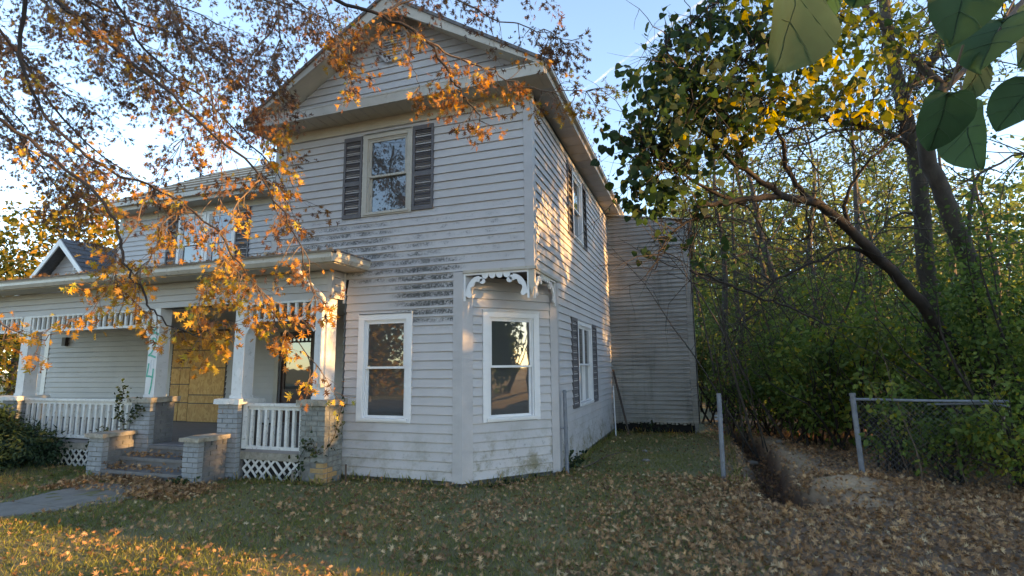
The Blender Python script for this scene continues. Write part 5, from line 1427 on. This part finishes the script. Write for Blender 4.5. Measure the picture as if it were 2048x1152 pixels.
# leaves drifted on the steps, the gutter side and the porch roof
sx = rng.uniform(-6.7, -5.1, 420); sy = rng.uniform(-.98, -.45, 420)
Fp = np.concatenate([Fp, np.column_stack([sx, sy, np.where(sy < -.69, .05, .20)+rng.uniform(.005, .06, 420)])[rng.random(420) < np.clip((-5.1-sx)/1.6+.25, 0, 1)]])
wx = rng.uniform(-6.5, -4.6, 500); wy = rng.uniform(-1.65, -1.0, 500)
Fp = np.concatenate([Fp, np.column_stack([wx, wy, gz(wx, wy)+.045+rng.uniform(0, .04, 500)])])
rx = rng.uniform(-12, -2.75, 900); ry = -.86+np.abs(rng.normal(0, .12, 900))
Fp = np.concatenate([Fp, np.column_stack([rx, ry, 3.20+.23*np.clip(ry+.8, 0, 2)+rng.uniform(0, .03, 900)])])
ex = rng.uniform(.42, .47, 90); ey = rng.uniform(-.3, 7, 90)
Fp = np.concatenate([Fp, np.column_stack([ex, ey, np.full(90, ZT+.165)])])
m_ = len(Fp)
scatter('fallen_leaves', T_OAK, Fp, flat_frames(m_, .62), rng.uniform(.036, .066, m_)*rng.choice([.75, 1.0, 1.25, 1.5], m_, p=[.3,.35,.25,.1]), np.clip(rng.beta(1.0, 1.35, m_)*np.where(wet(Fp[:, 0], Fp[:, 1]) > .5, .45, 1), .01, .99), M_FALLEN)

# ------------------------------------------------------------------ trees and bushes outside the frame on the sunny side (they cast the shade)
def big_tree(label, base, h, rad, cz0, crx, cry, n, size, mat=M_GREEN, rr=(.1, .9), name='shade_tree'):
    base = np.array(base, float); t = empty(name, base, label, 'tree')
    MB().tube(*spline([base-[0,0,.2], base+[.05,0,h*.25], base+[0,.1,h*.5], base+[.1,0,h*.9]], [rad*1.2, rad, rad*.75, rad*.2], 5), n=12).build('trunk', M_BARK, t, smooth=True)
    q = rdir(n)*rng.uniform(.3, 1, (n, 1))**.45
    c = base+np.array([0, 0, (cz0+h)/2])+q*np.array([crx, cry, (h-cz0)/2])
    scatter('crown', T_OVAL, c, frames(rng.normal(size=(n, 3))), rng.uniform(.7, 1.3, n)*size, rng.uniform(*rr, n), mat, t)
    return t
#@@SHADE
big_tree('tall street tree right of the photographer', (8.2, -2.3, 0), 12.5, .38, 8.0, 2.6, 2.2, 1800, .24)
# (x, y, width, height, leaves): unseen bushes added to block the sun, heights and gap shaped for it
for x, y, w, h, n in ((25,-1.95,1.5,6.0,2800),(25.6,-1.3,2.0,6.4,3200),(24.6,-.6,1.9,6.2,3200),(25.2,.85,2.3,8.0,4800),(26.2,.45,1.7,7.0,3400),(26,1.8,2.0,8.0,4200),(25.5,3.4,2.8,12,5200),(26.5,5.8,3.2,13,5200),(27,8.6,3.6,13.5,5200),(28,12,4.2,11,4600),
                      (25,-5.4,2.4,8.0,3600),(25.5,-7.6,3.0,8.5,3600),(26.5,-10.5,3.6,9,3600)):
    shrub('sun_block_shrub', 'added tall bush out of view, blocking the sun', (x, y, -.1), w, h, n, .34, M_GREEN, (.1, .9), group='unseen bushes added to block the sun', stems=5, hollow=.1)
for (x, y, h, z0, n, r_) in ((27, -4.0, 16, 8.6, 2200, 2.6), (28, -1.0, 15, 9.4, 900, 2.4), (27.5, 1.4, 14, 8.6, 900, 2.0)):  # unseen high crowns added to keep sun off the upper leaves
    t_ = big_tree('added tall bare-stemmed tree out of view, blocking the sun', (x, y, 0), h, .16, z0, 2.6, r_, n, .34); t_['group'] = 'unseen trees added to block the sun'
# trees across the street, mirrored in the window panes
for (x, y, h) in ((-17.5, -22.5, 9), (-12.5, -27, 11), (-23, -24.5, 10), (-5.5, -33, 12), (3, -34, 11), (12, -33, 10), (24, -36, 11)):
    auto_tree('street_tree', 'golden autumn tree across the street', 'tree', (x, y, -.2), h, .28, (0, 0), None, 3600, .42, M_GOLD, (.35, 1.0), clear=.08, spread=.36, group='autumn trees across the street')
# contrail
c0, c1 = P(1135, 205, 3000), P(1400, 5, 3000)
cm, nt = nodes_of('ice_trail')
b_ = N(nt, 'ShaderNodeBsdfDiffuse'); b_.inputs['Color'].default_value = (.95, .95, .97, 1)
t_ = N(nt, 'ShaderNodeBsdfTransparent'); mxx = N(nt, 'ShaderNodeMixShader')
nt.links.new(smooth(nt, noise(nt, .02, 5), .3, 1.8), mxx.inputs[0]); nt.links.new(t_.outputs[0], mxx.inputs[1]); nt.links.new(b_.outputs[0], mxx.inputs[2])
o_ = N(nt, 'ShaderNodeOutputMaterial'); nt.links.new(mxx.outputs[0], o_.inputs['Surface'])
cp = [c0+(c1-c0)*f+rng.normal(0, 1.5, 3) for f in np.linspace(-.05, 1.4, 40)]
tag(MB().tube(cp, list(np.linspace(6, 10, 40)), n=8).build('contrail', cm, None, smooth=True), 'thin white contrail slanting across the blue sky right of the gable', 'contrail')
